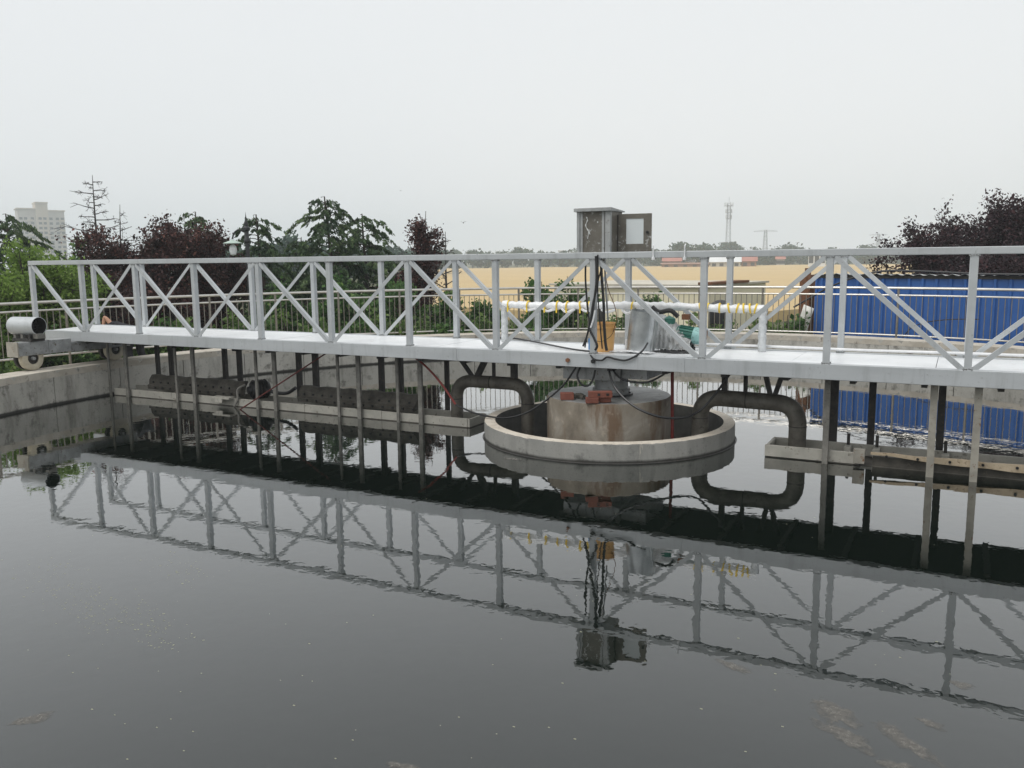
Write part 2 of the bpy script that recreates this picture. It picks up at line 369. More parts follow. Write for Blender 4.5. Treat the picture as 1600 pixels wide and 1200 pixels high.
# posts that hang from the deck to the scraper blades
nearp = [(-9.75, .03), (-9.28, .045), (-8.0, .03), (-7.57, .045), (-6.12, .032), (-5.72, .045), (-4.42, .03), (-4.02, .045), (-3.30, .03), (-2.89, .045)]
for X, r in nearp:
    r *= .76
    MB().b2((X-r, -.27-r*.6, -1.2), (X+r, -.27+r*.6, ZB+.03)).build('hanger_post', post_grey, br)
for X, r in [(-9.2, .04), (-8.83, .05), (-7.47, .045), (-7.12, .045), (-5.76, .045), (-5.4, .05), (-4.05, .045), (-3.69, .05), (-2.82, .035)]:
    MB().b2((X-r, .36-r*.6, -1.2), (X+r, .36+r*.6, ZB+.03)).build('hanger_post', iron_dark, br)  # far row in black, under-deck shade put into the colour
for X, r, y_ in [(2.79, .032, -.33), (3.9, .037, -.5), (4.32, .037, -.52)]:
    MB().b2((X-r, y_-r*.8, -1.2), (X+r, y_+r*.8, ZB+.03)).build('hanger_post', post_grey if X < 3 else post_rust, br)
for X, r in [(2.79, .045), (3.22, .04), (3.97, .04), (5.3, .04), (5.9, .04)]:
    MB().b2((X-r, .34-r*.6, -1.2), (X+r, .34+r*.6, ZB+.03)).build('hanger_post', iron_dark, br)  # back row on the right, blackened for the shade below the deck

# centre bearing: turntable box and neck under the deck
cn = tag(empty('centre_bearing', (0, 0, .6)), 'grey steel turntable box and round neck standing on the centre pier', 'bearing')
MB().b2((-.52, -.42, .24), (.28, .42, .435)).build('turntable_box', silver_dull, cn, bevel=.005)
MB().b2((.285, -.36, .27), (.62, .40, .435)).build('side_box', silver_dull, cn, bevel=.005)
MB().lathe([(.001, .24), (.225, .24), (.225, .09), (.25, .085), (.25, .05), (.23, .045), (.23, 0), (.001, 0)], 40).build('neck', silver_dull, cn, True)
MB().lathe([(.262, .02), (.29, .02), (.29, -.0), (.262, 0)], 40, close=True).build('seal_ring', rubber, cn, True)
for X in (-.2, .2): MB().b2((X-.01, -.432, .25), (X+.01, -.421, .43)).build('rib', silver_dull, cn)

# ------------------------------------------------------------------ centre pier and ring well
pr_ = tag(empty('centre_pier', (-.04, 0, 0)), 'round concrete pier stained brown inside the ring well', 'pier')
pmx = Mat('pier_stain'); v = pmx.coords(src='World'); vst = pmx.coords((3.5, 3.5, .7), 'World')
c = pmx.ramp(pmx.noise(1.6, 6, .6, v, .6), [(.32, (.095, .078, .058)), (.5, (.18, .155, .12)), (.68, (.265, .245, .21))])
c = pmx.mix(pmx.ramp(pmx.noise(1, 5, .65, vst), [(.52, (0, 0, 0)), (.66, (.8, .8, .8))]), c, (.10, .052, .022))
c = pmx.mix(pmx.ramp(pmx.noise(7, 5, .6, v), [(.58, (0, 0, 0)), (.72, (.6, .6, .6))]), c, (.35, .30, .24))
pmx.col(c).set(Roughness=.8).bump(pmx.noise(30, 4, .6, v), .3, .01)
ptm = worn('pier_top', (.16, .16, .155), (.33, .335, .33), 4, .45, 0, .3, spots=(.05, .05, .05))
MB().lathe([(.825, -1.2), (.83, .575), (.815, .595)], 72).build('shaft', pmx.m, pr_, True)
MB().lathe([(.815, .595), (.001, .6)], 72).build('cap', ptm, pr_)
rg = tag(empty('ring_well', (-.115, .17, 0)), 'low grey concrete ring around the centre pier, standing in the water', 'ring well')
rg.scale = (1.012, 1.012, 1)
def chipped(prof, n, amp, seed):            # a ring face with small chips along its upper edge
    o_ = MB().lathe(prof, n); r_ = random.Random(seed)
    k = len(prof)
    for q in range(n):
        if r_.random() < .35:
            v = o_.v[q*k]; d = r_.uniform(0, amp); o_.v[q*k] = (v[0]*(1-d*.4), v[1]*(1-d*.4), v[2]-d)
    return o_
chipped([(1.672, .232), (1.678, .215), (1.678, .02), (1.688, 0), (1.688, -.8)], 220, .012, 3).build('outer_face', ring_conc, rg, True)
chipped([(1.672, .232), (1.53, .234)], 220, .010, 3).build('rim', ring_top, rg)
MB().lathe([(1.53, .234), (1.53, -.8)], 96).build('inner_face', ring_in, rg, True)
MB().lathe([(1.692, .008), (1.704, .0), (1.692, -.02)], 96).build('water_mark', iron_dark, rg)
# bricks lying on the pier
def brick(p, d, rz, mat, label, rx=0):
    o = MB().box((0, 0, d[2]/2), d).build('brick', mat, None, loc=p, rot=(rx, 0, rz), bevel=.004)
    return tag(o, label, 'brick', 'bricks on the centre pier')
BZ = .603
p1 = pz(886, 624, BZ); brick(p1, (.17, .10, .09), .5, brick_m, 'red brick on the pier, leftmost, beside dark rubble')
p2 = pz(925, 629.5, BZ); brick(p2, (.16, .10, .07), .46, brick_m, 'red brick on the pier, lower left of the three stacked ones')
p3 = pz(945, 628, BZ); brick(p3, (.15, .10, .07), .49, brick_m, 'red brick on the pier, lower right of the three stacked ones')
o = brick(p2+Vector((.085, .06, .071)), (.30, .11, .075), .47, brick_m, 'long red brick with two dark holes lying on top of two bricks')
for dx in (-.02, .09): MB().box((dx, -.056, .04), (.035, .006, .03)).build('hole', bolt_m, o)
rb = MB(); q = pz(903, 622, BZ)
for i in range(7):
    rb.box(q+Vector((random.uniform(-.09, .09), random.uniform(-.05, .05), .03)), (.07, .05, .05), Matrix.Rotation(random.uniform(0, 3), 3, 'Z') @ Matrix.Rotation(random.uniform(0, .7), 3, 'X'))
tag(rb.build('rubble', dark_board), 'small heap of dark rubble between the bricks on the pier', 'rubble')
# ------------------------------------------------------------------ siphon pipes
def siphon(label, pts, rad, struts, flanges):
    t = tag(empty('siphon_pipe', pts[0]), label, 'pipe', 'siphon pipes')
    o0 = Vector(pts[0]); P = []
    B = .27
    for i, p in enumerate(pts):
        p = Vector(p)
        if 0 < i < len(pts)-1:
            a = (Vector(pts[i-1])-p).normalized(); b = (Vector(pts[i+1])-p).normalized()
            for k in range(11):
                u = k/10; P.append((p+a*B)*(1-u)**2+p*2*u*(1-u)*.62+p*.38*2*u*(1-u)+(p+b*B)*u*u)
        else: P.append(p)
    MB().tube([p-o0 for p in P], rad, 24).build('pipe', pipe_brown, t, True)
    for f_, ax in flanges:
        f_ = Vector(f_)-o0; ax = Vector(ax).normalized()
        MB().tube([f_-ax*.006, f_+ax*.006], rad+.004, 24).build('weld_ring', iron_dark, t, True)
    for a, b, w_ in struts:
        MB().bar(Vector(a)-o0, Vector(b)-o0, w_, w_).build('strut', iron_dark, t)
LZ = .655
siphon('dark brown bent siphon pipe on the left of the centre pier', [(-2.43, 0, -.35), (-2.43, 0, LZ), (-1.26, 0, LZ), (-1.26, 0, -.35)], .092,
       [((-2.42, 0, 1.05), (-2.15, 0, LZ+.06), .05), ((-1.9, 0, 1.05), (-2.08, 0, LZ+.06), .075), ((-1.80, 0, 1.05), (-1.80, 0, LZ+.06), .04), ((-1.47, 0, 1.05), (-1.47, 0, LZ+.06), .08)],
       [((-2.43, 0, LZ-.27), (0, 0, 1)), ((-1.26, 0, LZ-.27), (0, 0, 1)), ((-1.84, 0, LZ), (1, 0, 0))])
siphon('dark brown bent siphon pipe on the right of the centre pier', [(1.215, 0, -.35), (1.215, 0, .645), (2.42, 0, .625), (2.42, 0, -.1)], .105,
       [((1.52, 0, 1.05), (1.52, 0, .7), .065), ((1.78, 0, 1.05), (1.78, 0, .7), .045), ((2.0, 0, 1.05), (2.09, 0, .69), .055), ((2.24, 0, 1.05), (2.13, 0, .69), .055)],
       [((1.215, 0, .375), (0, 0, 1)), ((2.42, 0, .355), (0, 0, 1)), ((1.8, 0, .635), (1, 0, 0))])
# ------------------------------------------------------------------ collecting troughs
tl = tag(empty('collecting_trough', (-5.9, 0, 0)), 'long pale trough at the water left of the pier', 'trough')
def tpart(name, a, b, mat, par, off): MB().b2([p-q for p, q in zip(a, off)], [p-q for p, q in zip(b, off)]).build(name, mat, par, bevel=.004)
off = (-5.9, 0, 0)
for i in range(5):
    x0, x1 = -9.72+i*1.52, -9.72+(i+1)*1.52-.006
    tpart('front_board', (x0, -.225, .012), (x1, -.19, .135+.004*(i % 2)), trough_conc, tl, off)
    tpart('back_board', (x0, .25, .012), (x1, .28, .135), trough_conc, tl, off)
tpart('end_board', (-2.122, -.22, .012), (-2.09, .28, .132), trough_conc, tl, off)
tpart('base', (-9.7, -.24, -.3), (-2.08, .29, .010), dark_board, tl, off)
tr_ = tag(empty('collecting_trough', (2.6, 0, 0)), 'short pale trough at the water right of the pier, broken open', 'trough')
off = (2.6, 0, 0)
tpart('front_board', (2.09, -.28, .012), (2.785, -.24, .15), trough_conc, tr_, off)
tpart('front_board', (2.80, -.275, .012), (3.16, -.235, .147), trough_conc, tr_, off)
tpart('end_board', (2.095, -.235, .012), (2.13, .21, .145), trough_conc, tr_, off)
tpart('base', (2.09, -.27, -.3), (9.5, .25, .006), dark_board, tr_, off)
for i in range(4):
    tpart('back_board', (2.1+i*1.8, .212, .012), (3.89+i*1.8, .25, .15), trough_conc, tr_, off)
for X in (2.95, 3.27, 4.0):
    tpart('clamp', (X, .05, .03), (X+.08, .2, .14), trough_conc, tr_, off); tpart('clamp_pin', (X+.02, .17, .1), (X+.055, .2, .28), iron_dark, tr_, off)
# long timber with bolts and its splintered end
wb = tag(empty('bolted_board', (5.6, -.3, .1)), 'long pale timber board with bolt heads beside the broken trough', 'board')
bb = MB(); k = 24; vs = []
for i in range(k+1):
    X = -2.32+i*(5.6/k); t_ = .075+.008*math.sin(i*2.1); bot = .0 if i > 3 else .05-.01*i
    vs += [(X, -.02, bot+.01*math.sin(i*1.7)), (X, -.02, t_), (X, .02, t_), (X, .02, bot)]
fs = [(i*4+q, (i+1)*4+q, (i+1)*4+(q+1) % 4, i*4+(q+1) % 4) for i in range(k) for q in range(4)]+[(0, 1, 2, 3), (k*4+3, k*4+2, k*4+1, k*4)]
bb.add(vs, fs).build('board', wood, wb)
for i in range(12):
    X = -2.15+i*.32; MB().tube([(X, -.02, .045), (X, -.038, .045)], .016, 6).build('bolt', bolt_m, wb)
MB().b2((-2.5, -.05, -.06), (-2.38, .05, .1)).build('end_clamp', post_rust, wb)
MB().b2((-2.3, .04, -.12), (3.4, .08, .02)).build('backing', dark_board, wb)

# weir plates dropped on the left trough
def weir(name, x0, x1, label, tilt):
    t = tag(empty(name, ((x0+x1)/2, .06, .14)), label, 'plate', 'old plates lying on the trough'); L = (x1-x0)
    t.rotation_euler = (0, 0, tilt)
    prof = [(-.13, .0), (-.14, .07), (-.10, .09), (-.09, .17), (-.03, .25), (.04, .25), (.05, .22), (-.02, .15), (-.04, .02)]
    kk = 14; vs = []; 
    for i in range(kk+1):
        X = -L/2+L*i/kk; j = .012*math.sin(i*2.3)
        vs += [(X+(.05 if (q > 2 and i == kk) else 0), y_, z_+j*(z_ > .1)) for q, (y_, z_) in enumerate(prof)]
    n_ = len(prof)
    fs = [(i*n_+q, (i+1)*n_+q, (i+1)*n_+(q+1) % n_, i*n_+(q+1) % n_) for i in range(kk) for q in range(n_)]+[tuple(range(n_-1, -1, -1)), tuple(kk*n_+q for q in range(n_))]
    MB().add(vs, fs).build('plate', dark_board, t)
    for i in range(int(L/.19)):
        X = -L/2+.12+i*.19
        MB().box((X, -.102, .13), (.03, .02, .03)).build('bolt', bolt_m, t)
        MB().box((X+.09, -.142, .04), (.03, .02, .03)).build('bolt', bolt_m, t)
weir('weir_plate', -9.0, -6.72, 'dark bolted plate lying on the left end of the long trough', -.01)
weir('weir_plate', -5.45, -3.15, 'dark bolted plate lying on the long trough nearer the pier', -.015)
# submersible pump slumped on the trough
pu = tag(empty('pump', (-6.35, .02, .13)), 'dark round pump with a looped hose lying on the long trough', 'pump')
MB().lathe([(.001, -.16), (.12, -.16), (.15, -.12), (.15, .10), (.13, .14), (.07, .15), (.06, .2), (.001, .2)], 20).build('body', rubber, pu, True, loc=(0, 0, .15), rot=(PI/2, .2, -.5))
for a in range(5): MB().lathe([(.152, -.012), (.165, -.012), (.165, .012), (.152, .012)], 20, close=True).build('fin', iron_dark, pu, True, loc=(.10*.48*(a-2)/2.2, .10*(a-2)*.45, .15), rot=(PI/2, .2, -.5))
MB().tube(spline([(-.16, -.16, .24), (-.26, -.24, .16), (-.25, -.26, .0), (-.3, -.3, -.12)]), .018, 8).build('hose', post_grey, pu, True)
MB().b2((-.75, -.36, .0), (-.35, -.22, .03)).build('bracket', trough_conc, pu)
MB().b2((-.66, -.375, -.06), (-.50, -.36, .01)).build('bracket_lip', trough_conc, pu)
MB().tube(spline([(.05, 0, .2), (.3, 0, .12), (.6, 0, .12), (.8, 0, .22)]), .03, 8).build('cable', rubber, pu, True)
# red rods
def rod(a, b, r, label, cat='rod'):
    a, b = Vector(a), Vector(b)
    return tag(MB().tube([(0, 0, 0), b-a], r, 8).build('red_rod', red_paint if r > .02 else dark_red, None, True, loc=a), label, cat)
rod(py(375, 640, -.42), py(508, 553, -.42), .012, 'thin red rod slanting up from the water by the pump to the deck')
rod(py(1050.5, 577, -.05), py(1050.5, 700, -.05), .022, 'upright red pole standing inside the ring well')

# ------------------------------------------------------------------ end carriage with wheels
ec = tag(empty('end_carriage', (-10.15, -.68, .6)), 'weathered grey end carriage on pale wheels at the left end of the bridge', 'carriage')
MB().b2((-.13, -.11, .25), (.13, 1.12, .43)).build('rear_beam', silver_dull, ec, bevel=.01)
MB().b2((-.13, -1.1, .265), (.13, -.112, .50)).build('beam', silver_dull, ec, bevel=.01)
MB().b2((-.15, -1.125, .255), (.15, -1.102, .51)).build('end_plate', post_rust, ec)
MB().b2((-.14, -.55, .26), (.14, -.53, .505)).build('rib', silver_dull, ec)
def wheel(y_):
    w_ = MB().lathe([(.10, .055), (.18, .06), (.205, .045), (.21, 0), (.205, -.045), (.18, -.06), (.10, -.055)], 40).build('wheel', tyre, ec, True, loc=(.06, y_, .211), rot=(0, PI/2, .06))
    MB().lathe([(.001, .03), (.101, .03), (.101, -.03), (.001, -.03)], 28).build('hub', iron_dark, w_, True)
    MB().lathe([(.001, .085), (.028, .085), (.032, .03), (.001, .03)], 12).build('axle_cap', silver_dull, w_, True)
    w2 = MB().lathe([(.10, .03), (.19, .03), (.20, 0), (.19, -.03), (.10, -.03), (.001, -.03)], 32).build('rear_disc', iron_dark, ec, True, loc=(-.12, y_, .206), rot=(0, PI/2, .06))
wheel(-.84); wheel(.80)
mt = tag(empty('drive_motor', (-10.2, -1.45, 1.103)), 'silver drum-shaped drive motor cover with open dark end on the end carriage', 'motor')
MB().lathe([(.001, -.29), (.155, -.29), (.155, .30), (.147, .30), (.147, .26)], 36).build('cover', silver, mt, True, loc=(-.05, 0, .26), rot=(0, PI/2, .12))
MB().lathe([(.146, .292), (.146, -.28)], 36).build('cover_shade', shade_black, mt, True, loc=(-.05, 0, .26), rot=(0, PI/2, .12))  # added liner; the darkness inside the open cover is in its colour
MB().lathe([(.001, .10), (.05, .10), (.05, .06), (.12, .05), (.14, .0), (.14, -.3)], 24).build('motor_body', rubber, mt, True, loc=(.0, 0, .26), rot=(0, PI/2, .12))
for i, a in enumerate(range(0, 360, 45)):
    MB().box((.09*math.cos(math.radians(a)), .09*math.sin(math.radians(a)), .07), (.05, .012, .03), Matrix.Rotation(math.radians(a), 3, 'Z')).build('fan_blade', iron_dark, mt, loc=(.03, 0, .26), rot=(0, PI/2, .12))
MB().b2((-.3, -.12, 0), (.22, .14, .05)).build('base_plate', iron_dark, mt)
for X in (-.25, -.05, .15): MB().b2((X-.03, -.1, .05), (X+.03, .1, .12)).build('foot', post_grey if X < 0 else iron_dark, mt)
MB().b2((.16, -.05, .05), (.3, .1, .13)).build('gearbox', post_grey, mt)

# ------------------------------------------------------------------ control cabinet on the near top chord
cb = tag(empty('control_cabinet', (0, -.5, TT)), 'grey steel control cabinet with its windowed side door open, on the bridge rail', 'cabinet')
cabm = worn('cabinet_paint', (.30, .31, .31), (.40, .41, .41), 6, .5, .3, .15, spots=(.20, .19, .17))
cabd = worn('cabinet_panel', (.115, .105, .088), (.16, .147, .125), 5, .5, .2, .1, spots=(.42, .42, .41))
cx0, cx1, cy0, cy1, hz = -.225, .225, -.15, .26, .50
for X in (cx0+.02, cx1-.035): MB().b2((X-.02 if X < 0 else X-.035, cy0, 0), (X+.02 if X < 0 else X+.035, cy0+.05, hz)).build('corner_post', cabm, cb, bevel=.003)
MB().b2((cx0+.04, cy0+.02, 0), (cx1-.07, cy0+.035, hz)).build('front_panel', cabd, cb)
for X in (-.165, .125): MB().b2((X-.016, cy0+.01, 0), (X+.016, cy0+.019, hz)).build('panel_frame', cabm, cb)
MB().b2((cx0, cy1-.02, 0), (cx1, cy1, hz)).build('back_panel', cabd, cb)
MB().b2((cx0, cy0+.05, 0), (cx0+.012, cy1-.02, hz)).build('side_panel', cabm, cb)
MB().b2((cx1-.012, cy0+.05, 0), (cx1, cy1-.02, hz)).build('side_panel', cabd, cb)
MB().b2((cx0, cy0, -.012), (cx1, cy1, -.002)).build('floor_plate', cabm, cb)
rf = MB(); rf.add([(-.25, -.19, hz), (.25, -.19, hz), (.25, .3, hz+.0), (-.25, .3, hz), (-.25, -.19, hz+.045), (.25, -.19, hz+.045), (.25, .3, hz+.015), (-.25, .3, hz+.015)],
       [(0, 3, 2, 1), (4, 5, 6, 7), (0, 1, 5, 4), (1, 2, 6, 5), (2, 3, 7, 6), (3, 0, 4, 7)]); rf.build('roof', cabm, cb, bevel=.004)
dr = place('door', MB().b2((0, 0, .03), (.022, 0.02, .04)).mesh('x'), cb); me_ = MB()
for a, b in (((0, -.01, .0), (.1, .01, .47)), ((.32, -.01, 0), (.42, .01, .47)), ((.1, -.01, 0), (.32, .01, .10)), ((.1, -.01, .41), (.32, .01, .47))): me_.b2(a, b)
dr.data = me_.mesh('door', cabd); dr.location = (cx1+.012, .10, .0); dr.rotation_euler = (0, 0, .12)
MB().b2((.101, -.004, .101), (.319, .004, .409)).build('window', glassm, dr)
MB().tube([(.37, -.011, .24), (.37, -.03, .24)], .018, 12).build('lock', bolt_m, dr, True)
MB().b2((-.015, -.012, .01), (-.001, .012, .46)).build('hinge', iron_dark, dr)
# white paint smears on the front panel
sm = Mat('paint_smear').col((.60, .61, .60)).set(Roughness=.6).m
MB().tube(spline([(-.105, cy0+.017, .44), (-.085, cy0+.017, .40), (-.11, cy0+.017, .33), (-.07, cy0+.017, .26), (-.05, cy0+.017, .22)]), [.004+.006*math.sin(i*.5)**2 for i in range(33)], 6).build('paint_smear', sm, cb)
MB().tube(spline([(-.07, cy0+.017, .27), (-.075, cy0+.017, .22), (-.085, cy0+.017, .17)]), .005, 6).build('paint_smear', sm, cb)
MB().tube([(.05, cy0+.017, .36), (.05, cy0+.017, .38)], .008, 6).build('paint_smear', sm, cb)

# ------------------------------------------------------------------ things on the deck
DZ = ZT-.005
ip = tag(empty('insulated_pipe', (0, .42, DZ)), 'white foil-wrapped pipe on two legs along the deck, tied with yellow tape', 'pipe')
IX0, IX1, IZ = -1.86, 1.90, .55
P = [(IX0+(IX1-IX0)*i/70, .006*math.sin(i*1.9), IZ-.012*math.sin(i*.12)+.006*math.sin(i*2.7)) for i in range(71)]
MB().tube(P, [.052+.006*math.sin(i*1.3)+.004*math.sin(i*3.1) for i in range(71)], 14).build('wrapped_pipe', white_wrap, ip, True)
for X in (IX0+.02, IX1-.02):
    MB().tube([(X+.004*math.sin(k*2), 0, IZ*.99*(1-k/14)) for k in range(15)], [.052+.004*math.sin(k*2.2) for k in range(15)], 14).build('wrapped_leg', clear_wrap, ip, True)
for i, X in enumerate([-1.76, -1.45, -1.17, -.98, -.83, -.62, -.5, .14, 1.08, 1.17, 1.33, 1.45, 1.56, 1.64, 1.72, 1.79]):
    MB().lathe([(.064, -.011), (.068, 0), (.064, .011)], 16).build('tape_tie', yellow, ip, True, loc=(X, 0, IZ-.004), rot=(0, PI/2+.25*math.sin(i*2.2), .1))
    if X < .2: MB().box((X+.01, -.066, IZ-.07), (.022, .004, .07 if X < .1 else .2)).build('tape_tail', yellow, ip)
for k in range(6):
    X = -1.5+k*.3; MB().tube(spline([(X, -.03, IZ-.05), (X+.08, -.045, IZ-.075-.01*(k % 3)), (X+.2, -.03, IZ-.05)], 5), .018, 6).build('foil_fold', white_wrap, ip, True)
bk = tag(empty('bucket', (0.01, -.28, DZ)), 'orange plastic bucket on the deck under the control cabinet', 'bucket')
MB().lathe([(.001, 0), (.112, 0), (.118, .01), (.138, .30), (.15, .302), (.15, .32), (.141, .325), (.143, .362), (.152, .365), (.152, .375), (.136, .375), (.134, .31), (.11, .015), (.001, .015)], 40).build('body', bucket_m, bk, True)
MB().tube(spline([(-.152, 0, .31), (-.12, -.13, .2), (0, -.17, .14), (.12, -.13, .2), (.152, 0, .31)]), .003, 6).build('handle', bolt_m, bk, True)
bl = tag(empty('blue_tag', (-.155, -.37, DZ+.02)), 'small bright blue plastic piece between the post and the orange bucket', 'plastic piece')
MB().b2((-.022, -.012, 0), (.022, .012, .15)).build('piece', Mat('blue_plastic').col((.02, .22, .55)).set(Roughness=.4).m, bl, bevel=.006)
dk = tag(empty('sheet_metal_sleeve', (.46, -.2, DZ)), 'silver sheet metal sleeve leaning on the deck beside the bucket', 'sleeve'); dk.rotation_euler = (0, .13, 0)
MB().lathe([(.175, .0), (.18, .26), (.178, .53), (.172, .53), (.17, .0)], 40, close=True).build('sleeve', sleeve_m, dk, True)
MB().b2((.15, -.06, .0), (.185, .03, .45)).build('seam_fold', sleeve_m, dk)
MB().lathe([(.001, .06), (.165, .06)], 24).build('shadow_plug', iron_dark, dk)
fl = tag(empty('torn_foil', (.42, -.38, DZ)), 'crumpled torn foil sheet at the foot of the silver sleeve', 'foil')
q_ = MB(); nx, ny = 14, 7
vs = [((-.28+.56*i/(nx-1))+.02*math.sin(j*3), -.09+.18*j/(ny-1), .012+.028*abs(math.sin(i*1.7+j*2.3))*(1-abs(i-6)/9)) for i in range(nx) for j in range(ny)]
q_.add(vs, [(i*ny+j, (i+1)*ny+j, (i+1)*ny+j+1, i*ny+j+1) for i in range(nx-1) for j in range(ny-1)]).build('sheet', white_wrap, fl)
gm_ = tag(empty('gear_motor', (.92, .22, DZ)), 'teal gear motor half covered by a crumpled silver sheet on the deck', 'motor')
MB().lathe([(.001, .14), (.07, .14), (.105, .12), (.11, .02), (.105, 0), (.09, -.005)], 28).build('fan_cover', teal, gm_, True, loc=(.13, 0, .2), rot=(0, PI/2+.15, 0))
MB().lathe([(.001, .012), (.1, .012), (.1, 0)], 20).build('fan_grille', rust, gm_, True, loc=(.27, 0, .178), rot=(0, PI/2+.15, 0))
MB().lathe([(.085, .0), (.085, -.22), (.001, -.22)], 24).build('body', green_dk, gm_, True, loc=(.13, 0, .2), rot=(0, PI/2+.15, 0))
for a in range(0, 360, 24):
    MB().box((.09*math.cos(math.radians(a)), .09*math.sin(math.radians(a)), -.1), (.03, .006, .18), Matrix.Rotation(math.radians(a), 3, 'Z')).build('fin', green_dk, gm_, loc=(.13, 0, .2), rot=(0, PI/2+.15, 0))
MB().b2((-.28, -.12, 0), (.12, .12, .03)).build('base', iron_dark, gm_)
MB().b2((-.2, -.1, .03), (.0, .1, .12)).build('foot', green_dk, gm_)
MB().b2((-.02, -.05, .40), (.07, .05, .47)).build('terminal_box', rust, gm_)
MB().lathe([(.001, .0), (.12, .0), (.12, .1), (.08, .14), (.08, .36), (.001, .4)], 20).build('gearbox', green_dk, gm_, True, loc=(-.2, 0, .05))
sh = MB(); nu, nv = 26, 16; vs = []
for i in range(nu):
    u = i/(nu-1)
    for j in range(nv):
        a = PI*(-.08+1.16*j/(nv-1)); R_ = .19+.02*math.sin(i*1.9+j)+.016*math.sin(j*2.7+i*.7)
        top = .46-.30*u**1.2
        vs.append((-.34+.46*u+.012*math.sin(j*2), R_*math.cos(a)*(.9-.25*u), max(.004, .02+top*max(0, math.sin(a))+.014*math.sin(i*2.3+j*1.7))))
sh.add(vs, [(i*nv+j, (i+1)*nv+j, (i+1)*nv+j+1, i*nv+j+1) for i in range(nu-1) for j in range(nv-1)])
shm = worn('crumpled_sheet', (.36, .36, .35), (.62, .63, .63), 10, .35, .35, 1.0, spots=(.22, .19, .16))
sh.build('cover_sheet', shm, gm_, True)
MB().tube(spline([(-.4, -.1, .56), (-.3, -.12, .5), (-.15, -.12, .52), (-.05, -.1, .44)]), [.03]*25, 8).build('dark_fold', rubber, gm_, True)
pl_ = tag(empty('oil_mat', (.85, -.12, DZ)), 'flat dark plastic mat on the deck before the gear motor', 'mat')
mm = MB(); kk = 20; mm.add([(.3*math.cos(2*PI*i/kk)*(1+.12*math.sin(i*2.1)), .1*math.sin(2*PI*i/kk)*(1+.2*math.sin(i*1.3)), .004+.012*(math.sin(i*1.9) > .4)) for i in range(kk)]+[(0, 0, .02)], [(i, (i+1) % kk, kk) for i in range(kk)]).build('sheet', rubber, pl_)
# white conduits along the far edge of the deck
for k_, (y_, lab) in enumerate(((.52, 'white conduit along the far deck edge, the inner one'), (.57, 'white conduit along the far deck edge, the outer one'))):
    c_ = MB().tube([(0, 0, .03), (.02, 0, .055)]+[(.1+i*.6, .004*math.sin(i*2), .058+.004*math.sin(i*1.3)) for i in range(14)], .016 if k_ == 0 else .011, 8).build('conduit', worn('conduit_paint%d' % k_, (.66, .67, .68), (.8, .8, .8), 8, .4, .1, 0), None, True, loc=(.62 if k_ == 0 else 1.1, y_-.02, DZ))
    tag(c_, lab, 'conduit', 'conduits on the deck')
tag(MB().lathe([(.001, 0), (.045, 0), (.045, .12), (.03, .13), (.001, .13)], 16).build('white_canister', white_wrap, None, True, loc=(.2, .1, DZ)), 'small white canister behind the orange bucket', 'canister')

# ------------------------------------------------------------------ cables
def cable(label, pts, r, mat=cable_m, cat='cable', grp='black cables'):
    P = spline(pts, 10); o0 = P[0].copy()
    return tag(MB().tube([p-o0 for p in P], r, 8).build('cable', mat, None, True, loc=o0), label, cat, grp)
cable('black cable sagging from the deck left of the pier to the red hose', [py(900, 574, -.5), py(880, 602, -.5), py(850, 628, -.55), py(820, 646, -.6), py(790, 653, -.6), py(760, 650, -.55), py(735, 643, -.5), py(712, 632, -.45)], .013)
tag(cable('x', [py(712, 632, -.45), py(690, 600, -.42), py(668, 575, -.38), py(648, 558, -.36)], .016, red_paint), 'red hose slanting from the deck down to the left siphon pipe', 'hose')
cable('black cable sagging from the neck across the pier to the right siphon', [py(950, 572, -.5), py(958, 600, -.8), py(975, 622, -.9), py(1000, 640, -.95), py(1035, 652, -.9), py(1070, 652, -.7), py(1095, 640, -.5), py(1118, 615, -.4), py(1140, 585, -.35)], .015)
cable('short black cable loop hanging left of the neck', [py(907, 573, -.5), py(902, 587, -.55), py(908, 600, -.55), py(918, 603, -.55), py(926, 594, -.52), py(930, 578, -.5)], .013)
cable('black cable hanging right of the neck up to the red pole', [py(954, 573, -.45), py(968, 590, -.45), py(990, 597, -.4), py(1012, 597, -.35), py(1032, 588, -.3), py(1049, 576, -.25)], .013)
cable('black cable looping across the front of the deck edge', [py(921, 552, -.66), py(928, 561, -.71), py(940, 563, -.71), py(949, 558, -.71), py(962, 561, -.71), py(977, 563, -.71), py(992, 557, -.70), py(1004, 548, -.6), py(1012, 536, -.42)], .012)
cable('black cable lying along the deck left of the bucket', [pz(778, 528, DZ+.02), pz(800, 528, DZ+.02), pz(840, 535, DZ+.02), pz(885, 544, DZ+.02), pz(912, 548, DZ+.02), pz(928, 549, DZ+.02)], .012)
V_ = [('thick black cable bundle dropping from the cabinet past the bucket', [(939, 398), (940, 430), (943, 470), (944, 505), (946, 535), (948, 548)], .019, -.56),
      ('black cable dropping from the cabinet left of the truss post', [(915, 408), (915, 440), (918, 480), (921, 505), (917, 525), (911, 541)], .013, -.50),
      ('black cable curling round the foot of the truss post', [(931, 400), (932, 440), (925, 490), (921, 512), (928, 528), (933, 540), (930, 547)], .016, -.72),
      ('thin dark cable hanging close to the truss post', [(934, 398), (934, 445), (927, 470), (922, 500), (916, 530), (914, 543)], .010, -.70),
      ('thin black cable slanting from the cabinet behind the thick bundle', [(945, 400), (938, 425), (934, 450), (937, 500), (941, 545)], .009, -.45),
      ('thin brown wire hanging from the cabinet to the bucket handle', [(943, 410), (950, 450), (961, 480), (963, 500), (958, 518)], .005, -.35)]
for lab, pts, r, Y in V_: cable(lab, [py(x, y, Y) for x, y in pts], r, rust if 'brown' in lab else cable_m)
